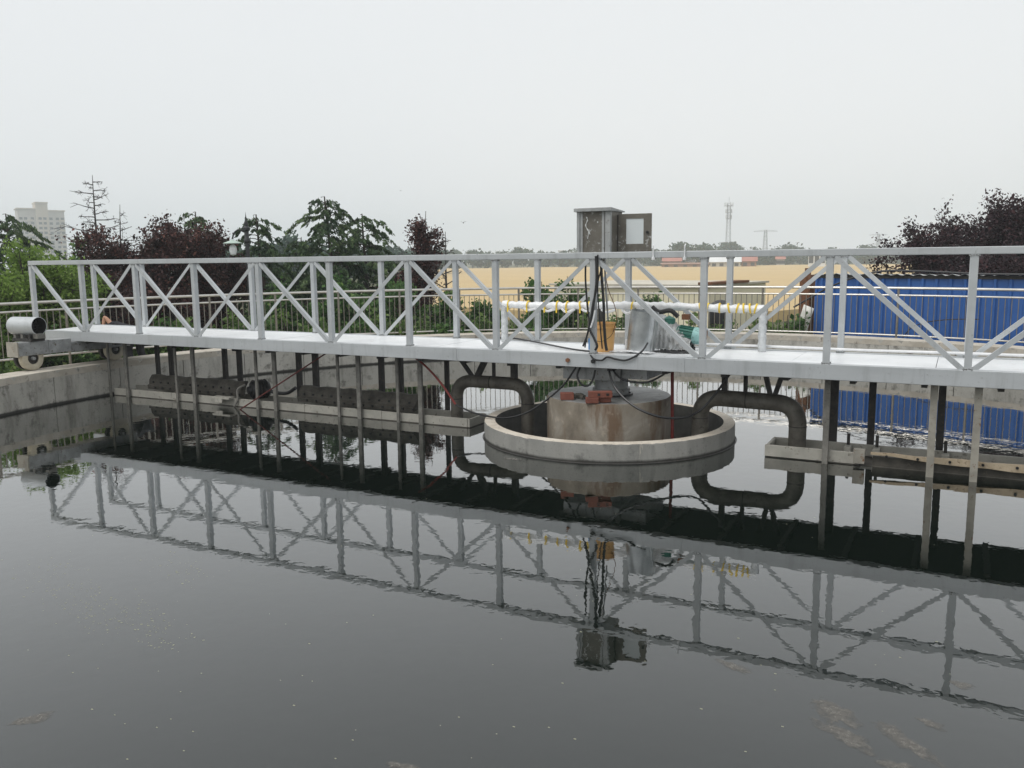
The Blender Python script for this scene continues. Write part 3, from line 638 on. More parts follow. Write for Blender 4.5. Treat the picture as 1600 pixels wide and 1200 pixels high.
tag(cable('x', [py(945, 398, -.5), py(946, 440, -.5), py(950, 500, -.46)], .012, silver_dull), 'slim grey conduit dropping from the cabinet behind the cables', 'conduit')
tag(cable('x', [py(923, 512, -.74), py(927, 500, -.74), py(930, 485, -.74)], .012, white_wrap), 'short white taped cable end tied to the truss post', 'cable')
# clips on the near top rail
for x in (1021, 1070):
    k_ = tag(empty('rail_clip', py(x, 400, -.69)), 'white wire clip on the top rail, '+('nearer the cabinet' if x < 1050 else 'farther from the cabinet'), 'clip', 'clips on the rail')
    MB().tube([(0, .01, -.04), (0, -.01, -.02), (0, -.01, .12), (0, .03, .14)], .008, 6).build('wire', white_wrap, k_); MB().lathe([(.001, -.02), (.022, -.015), (.022, .015), (.001, .02)], 10).build('knob', white_wrap, k_, True, loc=(0, -.01, -.03))

# ------------------------------------------------------------------ floating scum
SM = Mat('scum'); tc = SM.n('ShaderNodeTexCoord'); vv = SM.coords(src='World')
sub = SM.n('ShaderNodeVectorMath', operation='SUBTRACT'); SM.l(tc.outputs['Generated'], sub.inputs[0]); sub.inputs[1].default_value = (.5, .5, .5)
mulv = SM.n('ShaderNodeVectorMath', operation='MULTIPLY'); SM.l(sub.outputs[0], mulv.inputs[0]); mulv.inputs[1].default_value = (2, 2, 0)
ln = SM.n('ShaderNodeVectorMath', operation='LENGTH'); SM.l(mulv.outputs[0], ln.inputs[0])
fa = SM.n('ShaderNodeMath', operation='SUBTRACT'); SM.l(SM.noise(16, 6, .7, vv), fa.inputs[0]); 
hf = SM.n('ShaderNodeMath', operation='MULTIPLY'); SM.l(ln.outputs['Value'], hf.inputs[0]); hf.inputs[1].default_value = .38; SM.l(hf.outputs[0], fa.inputs[1])
al = SM.ramp(fa.outputs[0], [(.10, (0, 0, 0)), (.34, (.62, .62, .62))])
SM.col(SM.ramp(SM.noise(40, 5, .6, vv), [(.35, (.12, .112, .10)), (.65, (.21, .20, .18))])).set(Roughness=.9, Alpha=al); scm = SM.m
def scum(px, pyy, L, W, ang, label, seed):
    r_ = random.Random(seed); p = pz(px, pyy, .0005); k = 34; o_ = MB(); vs = []
    ph = [r_.uniform(0, 6) for _ in range(5)]
    for i in range(k):
        a = 2*PI*i/k; rr = 1+.22*math.sin(2*a+ph[0])+.16*math.sin(3*a+ph[1])+.13*math.sin(5*a+ph[2])+.12*math.sin(9*a+ph[3])+r_.uniform(-.09, .09)
        vs.append((1.25*L*rr*math.cos(a), 1.25*W*rr*math.sin(a), .0005))
    vs += [(x*.7, y*.7, .0015) for x, y, z in vs]+[(0, 0, .002)]
    fs = [(i, (i+1) % k, k+(i+1) % k, k+i) for i in range(k)]+[(k+i, k+(i+1) % k, 2*k) for i in range(k)]
    tag(o_.add(vs, fs).build('scum_patch', scm, None, loc=p, rot=(0, 0, ang)), label, 'scum', 'floating scum patches')
for i, (x, y, L, W, a, lab) in enumerate([
    (52, 1123, .10, .035, .9, 'slim brown scum flake floating near the lower left corner'),
    (1148, 1042, .085, .04, -.4, 'faint scum patch floating just below the reflected truss'),
    (1302, 1112, .13, .07, -.9, 'large scum patch, the upper one of the touching pair at lower right'),
    (1320, 1150, .13, .06, -.6, 'large scum patch, the lower one of the touching pair at lower right'),
    (1412, 1157, .14, .055, -.75, 'long scum patch right of the touching pair'),
    (1456, 1131, .06, .03, -.3, 'small scum patch above and right of the long one'),
    (1503, 1070, .06, .03, -.3, 'small scum patch on the reflected truss at far right'),
    (1398, 1196, .06, .04, .2, 'scum patch cut by the bottom edge at lower right'),
    (630, 1197, .06, .03, .2, 'scum patch cut by the bottom edge left of the middle'),
    (800, 717, .1, .05, .1, 'pale scum patch floating against the ring well')]): scum(x, y, L, W, a, lab, i)
sp = []
for i in range(420):
    cl = i % 16; x = 60+(cl*137 % 260)+random.gauss(0, 26)+random.gauss(0, 20)*(i % 3 == 0); y = 880+(cl*71 % 130)+random.gauss(0, 12)+(x-180)*-.04
    if x < 2 or y < 830: continue
    p = pz(x, y, .0007); s_ = random.uniform(.002, .008)*random.random()+.0015; a = random.uniform(0, 3)
    u = Vector((math.cos(a), math.sin(a), 0))*s_; w_ = Vector((-math.sin(a), math.cos(a), 0))*s_*.6
    sp.append([p-u-w_, p+u-w_, p+u+w_, p-u+w_])
for i in range(90):
    p = pz(random.uniform(20, 1580), random.uniform(760, 1190), .0007); s_ = random.uniform(.003, .008)
    sp.append([p+Vector((-s_, -s_*.5, 0)), p+Vector((s_, -s_*.6, 0)), p+Vector((s_, s_*.5, 0)), p+Vector((-s_*.8, s_*.6, 0))])
spm = Mat('floating_speck').col((.30, .305, .22)).set(Roughness=.9).m
tag(place('floating_specks', quads('floating_specks', sp, spm)), 'fine pale specks scattered on the water at lower left', 'specks', kind='stuff')

# ------------------------------------------------------------------ person kneeling beyond the bridge end
def skin(name, V, E_, R_, mat, parent, sub=2, root=0):
    me = bpy.data.meshes.new(name); me.from_pydata([tuple(v) for v in V], E_, []); me.update(); me.materials.append(mat)
    o = place(name, me, parent); md = o.modifiers.new('skin', 'SKIN'); md.use_smooth_shade = True
    for i, r in enumerate(R_):
        sv = me.skin_vertices[0].data[i]; sv.radius = r if hasattr(r, '__len__') else (r, r); sv.use_root = (i == root)
    s = o.modifiers.new('sub', 'SUBSURF'); s.levels = s.render_levels = sub
    return o
skin_m = worn('skin', (.40, .21, .13), (.46, .25, .16), 8, .55, 0, .05)
cloth_m = worn('black_cloth', (.012, .012, .014), (.025, .025, .03), 10, .9, 0, .3)
PY = 1.2
pe = tag(empty('person', Vector((-10.55, PY, WZ))), 'person in dark clothes bending low over the far wheel, bare elbow raised', 'person')
o0 = pe.location
def pp(x, y, Y=PY): return py(x, y, Y)-o0
pel, chest, neck = pp(212, 520), pp(176, 511), pp(163, 517); head = pp(147, 533)
elb, sh_ = pp(163, 494, PY-.17), pp(176, 509, PY-.14); wr, hd = pp(160, 530, PY-.3), pp(166, 550, PY-.36)
sh2 = pp(172, 514, PY+.17); el2 = pp(160, 536, PY+.2); wr2 = pp(164, 552, PY-.02)
V = [pel, (pel+chest)/2, chest, neck, head+(neck-head)*.35, head, sh_, elb, wr, hd, sh2, el2, wr2]
E_ = [(0, 1), (1, 2), (2, 3), (3, 4), (4, 5), (2, 6), (6, 7), (7, 8), (8, 9), (2, 10), (10, 11), (11, 12)]
R_ = [.13, .125, .13, .055, .07, .085, .055, .042, .030, .035, .055, .042, .03]
kn1 = Vector((pel.x-.16, pel.y-.1, .50)); an1 = Vector((pel.x+.06, pel.y-.1, .09)); to1 = Vector((pel.x-.10, pel.y-.1, .04))
kn2, an2, to2 = [v+Vector((.10, .22, 0)) for v in (kn1, an1, to1)]
n0 = len(V); V += [pel+Vector((0, -.1, -.06)), kn1, an1, to1, pel+Vector((0, .1, -.06)), kn2, an2, to2]
E_ += [(0, n0), (n0, n0+1), (n0+1, n0+2), (n0+2, n0+3), (0, n0+4), (n0+4, n0+5), (n0+5, n0+6), (n0+6, n0+7)]
R_ += [.095, .065, .042, .04, .095, .065, .042, .04]
skin('body', V, E_, R_, skin_m, pe)
for hpos, dirn in ((hd, (hd-wr).normalized()), (wr2, (wr2-el2).normalized())):
    side = Vector((.0, 1, 0)).cross(dirn).normalized(); yy = dirn.cross(side).normalized()
    for k, (o_, L) in enumerate(((-.03, .07), (-.01, .085), (.01, .08), (.028, .065))):
        b_ = hpos+side*o_; skin('finger', [b_, b_+dirn*L*.5+yy*.008, b_+dirn*L+yy*.03], [(0, 1), (1, 2)], [.0095, .009, .008], skin_m, pe, 1)
    skin('thumb', [hpos-side*.025, hpos-side*.06+dirn*.03, hpos-side*.06+dirn*.07+yy*.02], [(0, 1), (1, 2)], [.011, .010, .009], skin_m, pe, 1)
skin('shirt', [pel+Vector((-.02, 0, .02)), (pel+chest)/2, chest, (chest+neck)/2, sh_, sh_*.55+elb*.45, sh2, sh2*.5+el2*.5], [(0, 1), (1, 2), (2, 3), (2, 4), (4, 5), (2, 6), (6, 7)], [.145, .142, .148, .09, .075, .062, .075, .062], cloth_m, pe)
skin('trousers', [pel, V[n0], kn1, an1, V[n0+4], kn2, an2], [(0, 1), (1, 2), (2, 3), (0, 4), (4, 5), (5, 6)], [.145, .115, .082, .06, .115, .082, .06], cloth_m, pe)
hr = MB().lathe([(.001, .115), (.06, .105), (.098, .06), (.108, .0), (.10, -.05), (.08, -.06)], 20).build('hair', cloth_m, pe, True, loc=head+Vector((-.02, 0, .02)), rot=(0, -.9, 0))
MB().lathe([(.001, .02), (.012, .0), (.001, -.02)], 8).build('nose', skin_m, pe, True, loc=head+Vector((-.09, 0, -.07)))
for s in (-1, 1):
    MB().lathe([(.001, .012), (.028, .0), (.001, -.012)], 10).build('ear', skin_m, pe, True, loc=head+Vector((.03, s*.095, 0)), rot=(PI/2, 0, 0))
    MB().lathe([(.001, .008), (.009, .0), (.001, -.008)], 8).build('eye', bolt_m, pe, True, loc=head+Vector((-.085, s*.035, -.03)))
    MB().box((0, 0, 0), (.22, .095, .07)).build('shoe', rubber, pe, loc=(to1 if s < 0 else to2)+Vector((.06, 0, 0)), bevel=.02)

# ------------------------------------------------------------------ blue shed
A = Vector((.82, 12.43, GZ)); dv = Vector((1, -.35, 0)).normalized(); ang = math.atan2(dv.y, dv.x)
bs = tag(empty('blue_shed', A, ang), 'low shed of blue ribbed steel sheets behind the railing at right', 'shed')
HS = 1.93-GZ
prof = []; pw = .93
for k in range(3):
    x0 = k*pw/3; prof += [(x0, 0), (x0+.10, 0), (x0+.125, -.045), (x0+.175, -.045), (x0+.20, 0)]
prof += [(pw+.012, -.003)]
vs = [(x, y, z) for z in (0, HS) for x, y in prof]; n_ = len(prof)
wp = MB().add(vs, [(i, i+1, n_+i+1, n_+i) for i in range(n_-1)]).mesh('wall_panel', blue_m)
for i in range(9):
    o = place('wall_panel', wp, bs, (i*pw, .004*(i % 2), 0)); 
b = MB(); b.b2((.02, .03, 0), (8.3, 4.0, HS-.35)); b.build('core', iron_dark, bs)
r_ = MB(); kx = 120; ov = -.12
vs = []
for i in range(kx+1):
    X = -.1+8.7*i/kx; z_ = HS+.03+.022*math.sin(X*2*PI/.25)+.006*math.sin(X*1.7)
    vs += [(X, ov+.02*math.sin(X*5.3), z_), (X, 4.2, z_-.35), (X, ov+.02*math.sin(X*5.3), z_-.008)]
r_.add(vs, [(i*3, (i+1)*3, (i+1)*3+1, i*3+1) for i in range(kx)]+[(i*3+2, (i+1)*3+2, (i+1)*3, i*3) for i in range(kx)]).build('roof', roof_m, bs)
MB().b2((-.02, -.03, HS-.07), (8.3, -.05, HS-.0)).build('eave_flashing', iron_dark, bs)
MB().b2((-.03, -.035, 0), (.03, .05, HS-.03)).build('corner_trim', blue_m, bs)
tag(MB().box((0, 0, 0), (.17, .02, .62)).build('rusty_sheet', rust, None, loc=pd(1262, 437, 24.6), rot=(0, 0, ang)), 'narrow rusty sheet at the left corner of the blue shed', 'sheet')
tag(MB().box((0, 0, 0), (.3, .3, 3.0)).build('rusty_post', rust, None, loc=ground(1263, 25.2, .4), rot=(0, 0, ang)), 'rusty square post behind the left corner of the blue shed', 'post')
cable('black hose climbing over the roof edge of the blue shed', [pd(1240, 480, 22.7), pd(1265, 466, 22.6), pd(1300, 447, 22.3), pd(1340, 432, 22.1), pd(1380, 423.5, 22.0), pd(1430, 423.5, 21.9), pd(1480, 425.5, 21.8), pd(1530, 428, 21.6), pd(1600, 429, 21.4)], .022, cat='hose')
cable('thin dark hose hanging in an arc before the blue shed wall', [pd(1410, 528, 21.4), pd(1425, 512, 21.4), pd(1450, 503, 21.4), pd(1490, 499, 21.3), pd(1530, 499, 21.2)], .012, cat='hose')
ws = MB(); vs = []
for i in range(12):
    t = i/11
    for s in (0, 1): vs.append((-.22+.25*s+.28*t*t, .02*math.sin(t*4)+.12*s*(1-s)+.1*t, 2.0*t-.1*s*t))
ws.add(vs, [(i*2, i*2+1, i*2+3, i*2+2) for i in range(11)])
o = ws.build('leaning_sheet', worn('white_sheet', (.66, .65, .60), (.76, .75, .70), 4, .6, 0, .1), None, True, loc=ground(1254, 22.9, GZ+.2)); so_ = o.modifiers.new('t', 'SOLIDIFY'); so_.thickness = .01
tag(o, 'curved white sheet leaning beside the blue shed', 'sheet')

# ------------------------------------------------------------------ cream house behind the railing
B0, B1 = ground(866, 32), ground(1111, 29); dv = (B1-B0); Lh = dv.length; ang = math.atan2(dv.y, dv.x)
ch = tag(empty('cream_house', B0, ang), 'low cream plastered house with flat roof behind the railing', 'house')
zt = pd(1050, 447, 30).z-GZ
MB().b2((0, 0, 0), (Lh, 5, zt)).build('wall', cream, ch)
MB().b2((-.15, -.15, zt), (Lh+.1, 5.1, zt+.07)).build('roof', worn('roof_felt', (.45, .42, .35), (.58, .54, .45), 2, .9, 0, .1), ch)
MB().b2((Lh-.35, -.2, zt+.072), (Lh+.15, 3.0, zt+.15)).build('roof_sheet', rust, ch)
for X in (1.2, 3.4): 
    w_ = MB().b2((X, -.03, 1.0), (X+.9, -.004, 2.0)).build('window', iron_dark, ch); MB().b2((X-.05, -.05, .95), (X+.95, -.005, .998)).build('sill', cream, w_)
tk = tag(empty('water_tank', ground(1128, 26.5)), 'dark round plastic tank standing right of the cream house', 'tank')
MB().lathe([(.001, 2.15), (.12, 2.13), (.33, 2.02), (.36, 1.9), (.36, 1.3), (.001, 1.3)], 24).build('tank', rubber, tk, True)
MB().b2((-.35, -.35, 0), (.35, .35, 1.298)).build('stand', coping, tk)

# ------------------------------------------------------------------ lamp post
lp = ground(387.5, 23.8); zt = pd(387, 331, 23.8).z-GZ
lm = tag(empty('street_lamp', lp, math.atan2(Rv[1], Rv[0])), 'dark ornate lamp post with a curved arm and hanging white lamp', 'street lamp')
lmm = Mat('lamp_black').col((.02, .022, .024)).set(Roughness=.45).m
z0 = zt-.5
MB().lathe([(.09, 0), (.09, .5), (.06, .6), (.055, z0-.3), (.085, z0-.27), (.085, z0-.2), (.06, z0-.17), (.06, z0), (.10, z0+.03), (.10, z0+.09), (.05, z0+.14), (.06, z0+.2), (.035, z0+.26), (.02, z0+.3), (.03, z0+.33), (.012, z0+.38), (.001, zt)], 12).build('pole', lmm, lm, True)
MB().tube(spline([(-.05, 0, z0-.02), (-.2, 0, z0+.04), (-.33, 0, z0-.05), (-.38, 0, z0-.2)]), .022, 8).build('arm', lmm, lm, True)
s_ = MB().lathe([(.02, .09), (.05, .07), (.24, .0), (.245, -.015), (.22, -.012), (.05, .03)], 20).build('shade', Mat('lamp_shade').col((.42, .52, .46)).set(Roughness=.4).m, lm, True, loc=(-.38, 0, z0-.3))
MB().lathe([(.03, .0), (.085, -.06), (.10, -.16), (.07, -.27), (.001, -.31)], 16).build('globe', Mat('lamp_globe').col((.85, .87, .88)).set(Roughness=.3).m, lm, True, loc=(-.38, 0, z0-.33))

# ------------------------------------------------------------------ foliage builders
def unit(n):
    v = rng.normal(size=(n, 3)); return v/np.linalg.norm(v, axis=1, keepdims=True)
def leafq(P, size, elong=.5, axis=None, jit=.8):
    n = len(P); a = unit(n)
    if axis is not None: a = axis+jit*a; a /= np.linalg.norm(a, axis=1, keepdims=True)
    b = np.cross(a, unit(n)); b /= np.linalg.norm(b, axis=1, keepdims=True)+1e-9
    s = (size*np.clip(rng.lognormal(-.08, .32, n), .4, 2.0))[:, None]; u = a*s*.5; w = b*s*.5*elong
    return np.stack([P-u, P+w-u*.1, P+u, P-w-u*.1], 1)
def limbs_mesh(segs, mat, n=5):
    o_ = MB()
    for pts, r0, r1 in segs:
        k = len(pts); o_.tube(pts, [r0+(r1-r0)*i/(k-1) for i in range(k)], n, False)
    return o_
def broadleaf(name, base, H, R, th, mat, label, cat='tree', group=None, nl=9, ns=7, nt=6, leaves=40, size=.1, up=.35, sig=.09, elong=.55, seed=0, bmat=None, spike=.16, squash=(1, 1), flat=.85, rot=None):
    global rng; rng = np.random.default_rng(seed+100); rn = random.Random(seed)
    segs = [([Vector((0, 0, -.1)), Vector((rn.uniform(-.05, .05), rn.uniform(-.05, .05), th*.6)), Vector((rn.uniform(-.1, .1), rn.uniform(-.1, .1), th))], .03+.02*H/3*1.2, .025+.012*H/3)]
    top = segs[0][0][-1]; cz = th+(H-th)*.5; hz_ = (H-th)*.5; TP = []; TD = []
    for i in range(nl):
        az = i*2.399+rn.uniform(-.3, .3); el = math.asin(max(-.55, min(.97, -.5+1.55*((i*.618) % 1)))); rr = rn.uniform(.62, .9)
        end = Vector((R*squash[0]*math.cos(az)*math.cos(el)*rr, R*squash[1]*math.sin(az)*math.cos(el)*rr, cz+hz_*math.copysign(abs(math.sin(el))**flat, el)*rr))
        st = top*rn.uniform(.6, 1.0); mid = st.lerp(end, .5)+Vector((0, 0, .08*H*up+rn.uniform(-.05, .1)*R))
        pts = spline([st, mid, end], 4); segs.append((pts, .02+.007*H, .008))
        for j in range(ns):
            t = rn.uniform(.25, 1.0); p0 = pts[min(len(pts)-1, int(t*(len(pts)-1)))]
            d = Vector((rn.gauss(0, 1), rn.gauss(0, 1), rn.gauss(up, .8))).normalized(); p1 = p0+d*R*rn.uniform(.18, .38)
            segs.append(([p0, (p0+p1)/2+Vector((0, 0, .02)), p1], .012, .005))
            for k in range(nt):
                q0 = p0.lerp(p1, rn.uniform(.3, 1)); d = Vector((rn.gauss(0, 1), rn.gauss(0, 1), rn.gauss(up*1.6, .8))).normalized()
                q1 = q0+d*R*spike*rn.uniform(.5, 1.5)
                if rn.random() < .4: segs.append(([q0, q1], .005, .002))
                TP.append(q0); TD.append(q1-q0)
    TP = np.array([tuple(p) for p in TP]); TD = np.array([tuple(p) for p in TD]); m_ = len(TP)
    idx = np.repeat(np.arange(m_), leaves); t = rng.uniform(.1, 1.05, len(idx))[:, None]
    P = TP[idx]+TD[idx]*t+rng.normal(size=(len(idx), 3))*sig; P[:, 2] = np.maximum(P[:, 2], .03)
    tint = np.clip(rng.normal(.45, .2, len(idx))+rng.normal(0, .13, m_)[idx], 0, 1)
    root = tag(empty(name, base, rn.uniform(0, 6) if rot is None else rot), label, cat, group)
    limbs_mesh(segs, bmat or bark).build('trunk' if cat == 'tree' else 'stems', bmat or bark, root, True)
    place('crown' if cat == 'tree' else 'foliage', quads('crown', leafq(P, size, elong), mat, tint), root)
    return root
def cedar(base, H, R, label, seed, mat, group='cedars beyond the railing', lean=0):
    global rng; rng = np.random.default_rng(seed+500); rn = random.Random(seed)
    tp = [Vector((lean*t*t+.03*math.sin(5*t), .04*math.sin(4*t+1), H*t)) for t in [i/12 for i in range(13)]]
    tp.append(tp[-1]+Vector((-.12, 0, -.02))); segs = [(tp, .05+.016*H, .012)]; P = []; AX = []
    nb = int(26+7*H); CL = []
    for i in range(nb):
        t = .12+.86*(i/nb)**.9; p0 = tp[min(12, int(t*12))].lerp(tp[min(12, int(t*12)+1)], t*12 % 1)
        az = i*2.399+rn.uniform(-.4, .4); L = R*(1.04-t)**.62*rn.choice((.5, .8, 1.0, 1.35))*rn.uniform(.8, 1.1)+.2
        d = Vector((math.cos(az), math.sin(az), 0)); rise = rn.uniform(.15, .55)*(1 if t > .3 else .5)
        pts = [p0+d*L*u+Vector((0, 0, L*(rise*u*1.6-(rise+.32)*u*u*1.25))) for u in [k/7 for k in range(8)]]
        segs.append((pts, .012+.006*H*(1-t), .004))
        sd = Vector((-d.y, d.x, 0)); nbl = max(7, int(L*13)); tb = rn.gauss(0, .12)
        for j in range(nbl):
            u = .18+.85*rn.random(); u = min(u, 1.0); q0 = pts[min(7, int(u*7))].lerp(pts[min(7, int(u*7)+1)], u*7 % 1)
            s = rn.choice((-1, 1)); bl = (.16+.20*L*(1-.5*u))*rn.uniform(.5, 1.15)
            dd = (sd*s*.8+d*.6).normalized(); q1 = q0+dd*bl*.85+Vector((0, 0, -bl*rn.uniform(.15, .85)))
            k = max(9, int(bl*95)); w = np.linspace(0, 1, k)[:, None]
            pts_ = np.array(q0)*(1-w)+np.array(q1)*w; pts_[:, 2] -= (w[:, 0]-w[:, 0]**2)*-.05
            P.append(pts_+rng.normal(size=(k, 3))*.022); AX.append(np.tile(np.array([dd.x*.6, dd.y*.6, -.75]), (k, 1))); CL.append(np.full(k, tb+rn.gauss(0, .1)))
    P = np.concatenate(P); AX = np.concatenate(AX); CL = np.concatenate(CL)
    root = tag(empty('cedar_tree', base, rn.uniform(-.5, .5)), label, 'tree', group)
    limbs_mesh(segs, bark).build('trunk', bark, root, True)
    place('crown', quads('crown', leafq(P, .12, .36, AX, .55), mat, np.clip(rng.normal(.42, .16, len(P))+1.5*CL, 0, 1)), root)
def bare(base, H, R, label, seed, nb=34, up=.12, group='bare trees', lean=0):
    rn = random.Random(seed); tp = [Vector((lean*t*t, .03*math.sin(6*t), H*t)) for t in [i/10 for i in range(11)]]
    segs = [(tp, .02+.012*H, .008)]
    for i in range(nb):
        t = .3+.68*i/nb; p0 = tp[int(t*10)].lerp(tp[min(10, int(t*10)+1)], t*10 % 1); az = i*2.4+rn.uniform(-.5, .5)
        L = R*(1.1-t)**.7*rn.uniform(.35, 1.2); d = Vector((math.cos(az), math.sin(az), 0))
        pts = [p0+d*L*u+Vector((rn.gauss(0, .02), rn.gauss(0, .02), L*(up*u+.18*u*u*rn.uniform(-.6, 1)))) for u in (0, .25, .5, .75, 1)]
        segs.append((pts, .018, .006))
        for j in range(5):
            u = rn.uniform(.3, 1); q0 = pts[int(u*4)]; dd = (d*.7+Vector((rn.gauss(0, .5), rn.gauss(0, .5), rn.gauss(.1, .35)))).normalized()
            q1 = q0+dd*L*rn.uniform(.12, .32); segs.append(([q0, q1], .008, .004))
            for l_ in range(2):
                q2 = q0.lerp(q1, rn.uniform(.4, 1)); segs.append(([q2, q2+Vector((rn.gauss(0, .07), rn.gauss(0, .07), rn.gauss(0, .06)))], .005, .003))
    root = tag(empty('bare_tree', base), label, 'tree', group)
    limbs_mesh(segs[:1], bark_grey, 7).build('trunk', bark_grey, root, True); limbs_mesh(segs[1:], bark_grey, 4).build('branches', bark_grey, root, True)
cedar_m = leafmat('cedar_needles', (.018, .042, .018), (.092, .15, .062), (.20, .27, .12), .3)
plum_m = leafmat('plum_leaves', (.016, .010, .009), (.085, .037, .034), (.21, .09, .07), .25)
plum2_m = leafmat('plum_leaves_dark', (.012, .007, .009), (.050, .024, .029), (.12, .055, .055), .25)
lime_m = leafmat('lime_leaves', (.09, .16, .03), (.25, .37, .085), (.38, .50, .16), .5)
green_m = leafmat('green_leaves', (.030, .078, .022), (.11, .21, .06), (.25, .37, .12), .45)
green2_m = leafmat('fresh_leaves', (.06, .115, .032), (.19, .29, .085), (.36, .45, .17), .5)
far_m = leafmat('far_leaves', (.018, .048, .030), (.040, .088, .055), (.06, .115, .07), .2)

def ht(x, y, d): return pd(x, y, d).z-GZ
# cedars: top pixel gives the height at that distance
for x, y, d, R, lab, sd, ln in [(22, 334, 36, 2.6, 'dark cedar at the far left before the pale tower block', 1, -.1),
        (309, 331, 35, 1.7, 'cedar rising behind the purple plum trees left of the lamp', 2, .1),
        (412, 335, 29, 1.6, 'cedar with drooping tip right behind the lamp post', 3, -.15),
        (522, 307, 29, 2.1, 'tallest cedar with drooping branch tips between lamp and pier', 4, -.2),
        (572, 334, 30.5, 2.2, 'spreading cedar just right of the tallest one', 5, -.1),
        (470, 372, 31, 1.9, 'low cedar filling the gap left of the tallest one', 6, .1)]:
    cedar(ground(x, d), ht(x, y, d), R, lab, sd, cedar_m, lean=ln)
bare(ground(155, 31), ht(157, 274, 31), 2.3, 'tall bare dead conifer standing above the purple plums', 17, 46, .06)
bare(ground(188, 33), ht(190, 320, 33), .9, 'small bare tree right of the tall dead conifer', 12, 14, .4, lean=.2)
bare(ground(697, 25), ht(697, 362, 25), 1.1, 'bare spreading tree left of the wheat field', 13, 26, .45)
bare(ground(663, 26), ht(665, 330, 26), .6, 'thin bare tree poking out of the purple plum by the field', 14, 16, .5, lean=.1)
for x, y, d, R, lab, sd, kw in [
        (160, 352, 27, 1.9, 'purple plum tree below the dead conifer', 21, {}),
        (222, 346, 26, 2.0, 'purple plum tree between the dead conifer and the tallest plum', 25, {}),
        (282, 330, 26, 2.1, 'tallest purple plum tree left of the lamp post', 22, {}),
        (330, 376, 27, 1.5, 'purple plum tree next to the lamp post', 23, {}),
        (645, 342, 26, 1.15, 'slim purple plum tree beside the bare trees', 24, {})]:
    broadleaf('purple_plum_tree', ground(x, d), ht(x, y, d)*1.10, R, .7, plum_m, lab, 'tree', 'purple plum trees', nl=20, ns=9, nt=7, leaves=22, size=.09, up=.6, seed=sd, sig=.085, **kw)
broadleaf('purple_plum_tree', ground(1550, 29), ht(1535, 301, 29), 3.5, 1.3, plum2_m, 'large dark purple plum tree behind the blue shed', 'tree', 'purple plum trees', nl=34, ns=11, nt=8, leaves=28, size=.092, up=.45, seed=33, sig=.085, spike=.13, flat=.68)
broadleaf('green_tree', ground(45, 23.5), ht(60, 366, 23.5), 1.75, .6, lime_m, 'bright yellow-green tree at the left edge', 'tree', None, nl=20, ns=10, nt=8, leaves=26, size=.085, up=.4, seed=41, sig=.09)
broadleaf('green_tree', ground(-25, 23), ht(-10, 385, 23), 1.6, .5, lime_m, 'yellow-green tree cut off by the left edge', 'tree', None, nl=16, ns=9, nt=8, leaves=24, size=.085, up=.4, seed=44, sig=.09)
broadleaf('green_tree', ground(112, 25), ht(118, 366, 25), 1.0, .8, lime_m, 'slim bright green tree between the tower block and dead conifer', 'tree', None, nl=11, ns=7, nt=7, leaves=28, size=.08, up=.4, seed=42, sig=.085)
broadleaf('green_tree', ground(126, 33), ht(135, 350, 33), 1.0, 1.2, green_m, 'pale leafy treetop left of the dead conifer trunk', 'tree', None, nl=9, ns=6, nt=6, leaves=20, size=.12, up=.4, seed=43, sig=.1)
for x, y, d, R, lab, sd in [(842, 410, 24.5, 1.15, 'leafy green shrub taller than the railing left of the cabinet', 51), (893, 418, 25.5, .8, 'smaller leafy shrub right of the tall one', 52),
        (992, 436, 25, .95, 'round green shrub behind the silver sleeve', 53), (600, 418, 24, 1.5, 'green shrub below the spreading cedar', 54), (530, 425, 24, 1.3, 'green shrub below the tallest cedar', 55),
        (455, 430, 24.5, 1.3, 'green shrub right of the lamp post foot', 56), (690, 445, 24.5, 1.0, 'loose green shrub below the bare tree by the field', 57), (400, 440, 24, 1.0, 'green shrub at the foot of the lamp post', 58), (745, 452, 26, .9, 'low green shrub at the left edge of the wheat', 59)]:
    broadleaf('green_shrub', ground(x, d), ht(x, y, d), R, .3, green_m, lab, 'shrub', 'shrubs beyond the railing', nl=13, ns=7, nt=6, leaves=18, size=.13, up=.3, seed=sd, sig=.09, elong=.6)
# hedge plants right behind the railing
hx = [(-20, 20.5), (35, 21), (88, 21.3), (140, 21.6), (190, 21.5), (240, 21.8), (290, 22), (340, 22.2), (390, 22.2), (440, 22.5), (492, 22.4), (545, 22.6), (600, 22.4), (655, 22.4), (705, 22.3), (752, 22.4), (800, 22.6), (850, 22.4), (905, 22.5), (960, 22.6), (1020, 22.8), (1085, 22.6), (1128, 22.5), (1160, 22.7), (1195, 22.6), (1228, 22.5), (1248, 22.8)]
names_ = ['leftmost', 'second', 'third', 'fourth', 'fifth', 'sixth', 'seventh', 'eighth', 'ninth', 'tenth', 'eleventh', 'twelfth', 'thirteenth', 'fourteenth', 'fifteenth', 'sixteenth', 'seventeenth', 'eighteenth', 'nineteenth', 'twentieth', '21st', '22nd', '23rd', '24th', '25th', '26th', 'rightmost']
for i, (x, d) in enumerate(hx):
    yt = 478+10*math.sin(i*1.9) if x < 780 else (487+8*math.sin(i*2.3) if x < 1180 else 472)
    broadleaf('hedge_shrub', ground(x, d), ht(x, yt, d), .72 if x < 1000 else .5, .2, green2_m if i % 3 != 2 else green_m, names_[i]+' hedge shrub from the left, right behind the railing bars', 'shrub', 'hedge shrubs along the railing', nl=11, ns=6, nt=5, leaves=13 if x < 1000 else 9, size=.12, up=.4, seed=60+i, sig=.09, elong=.6)

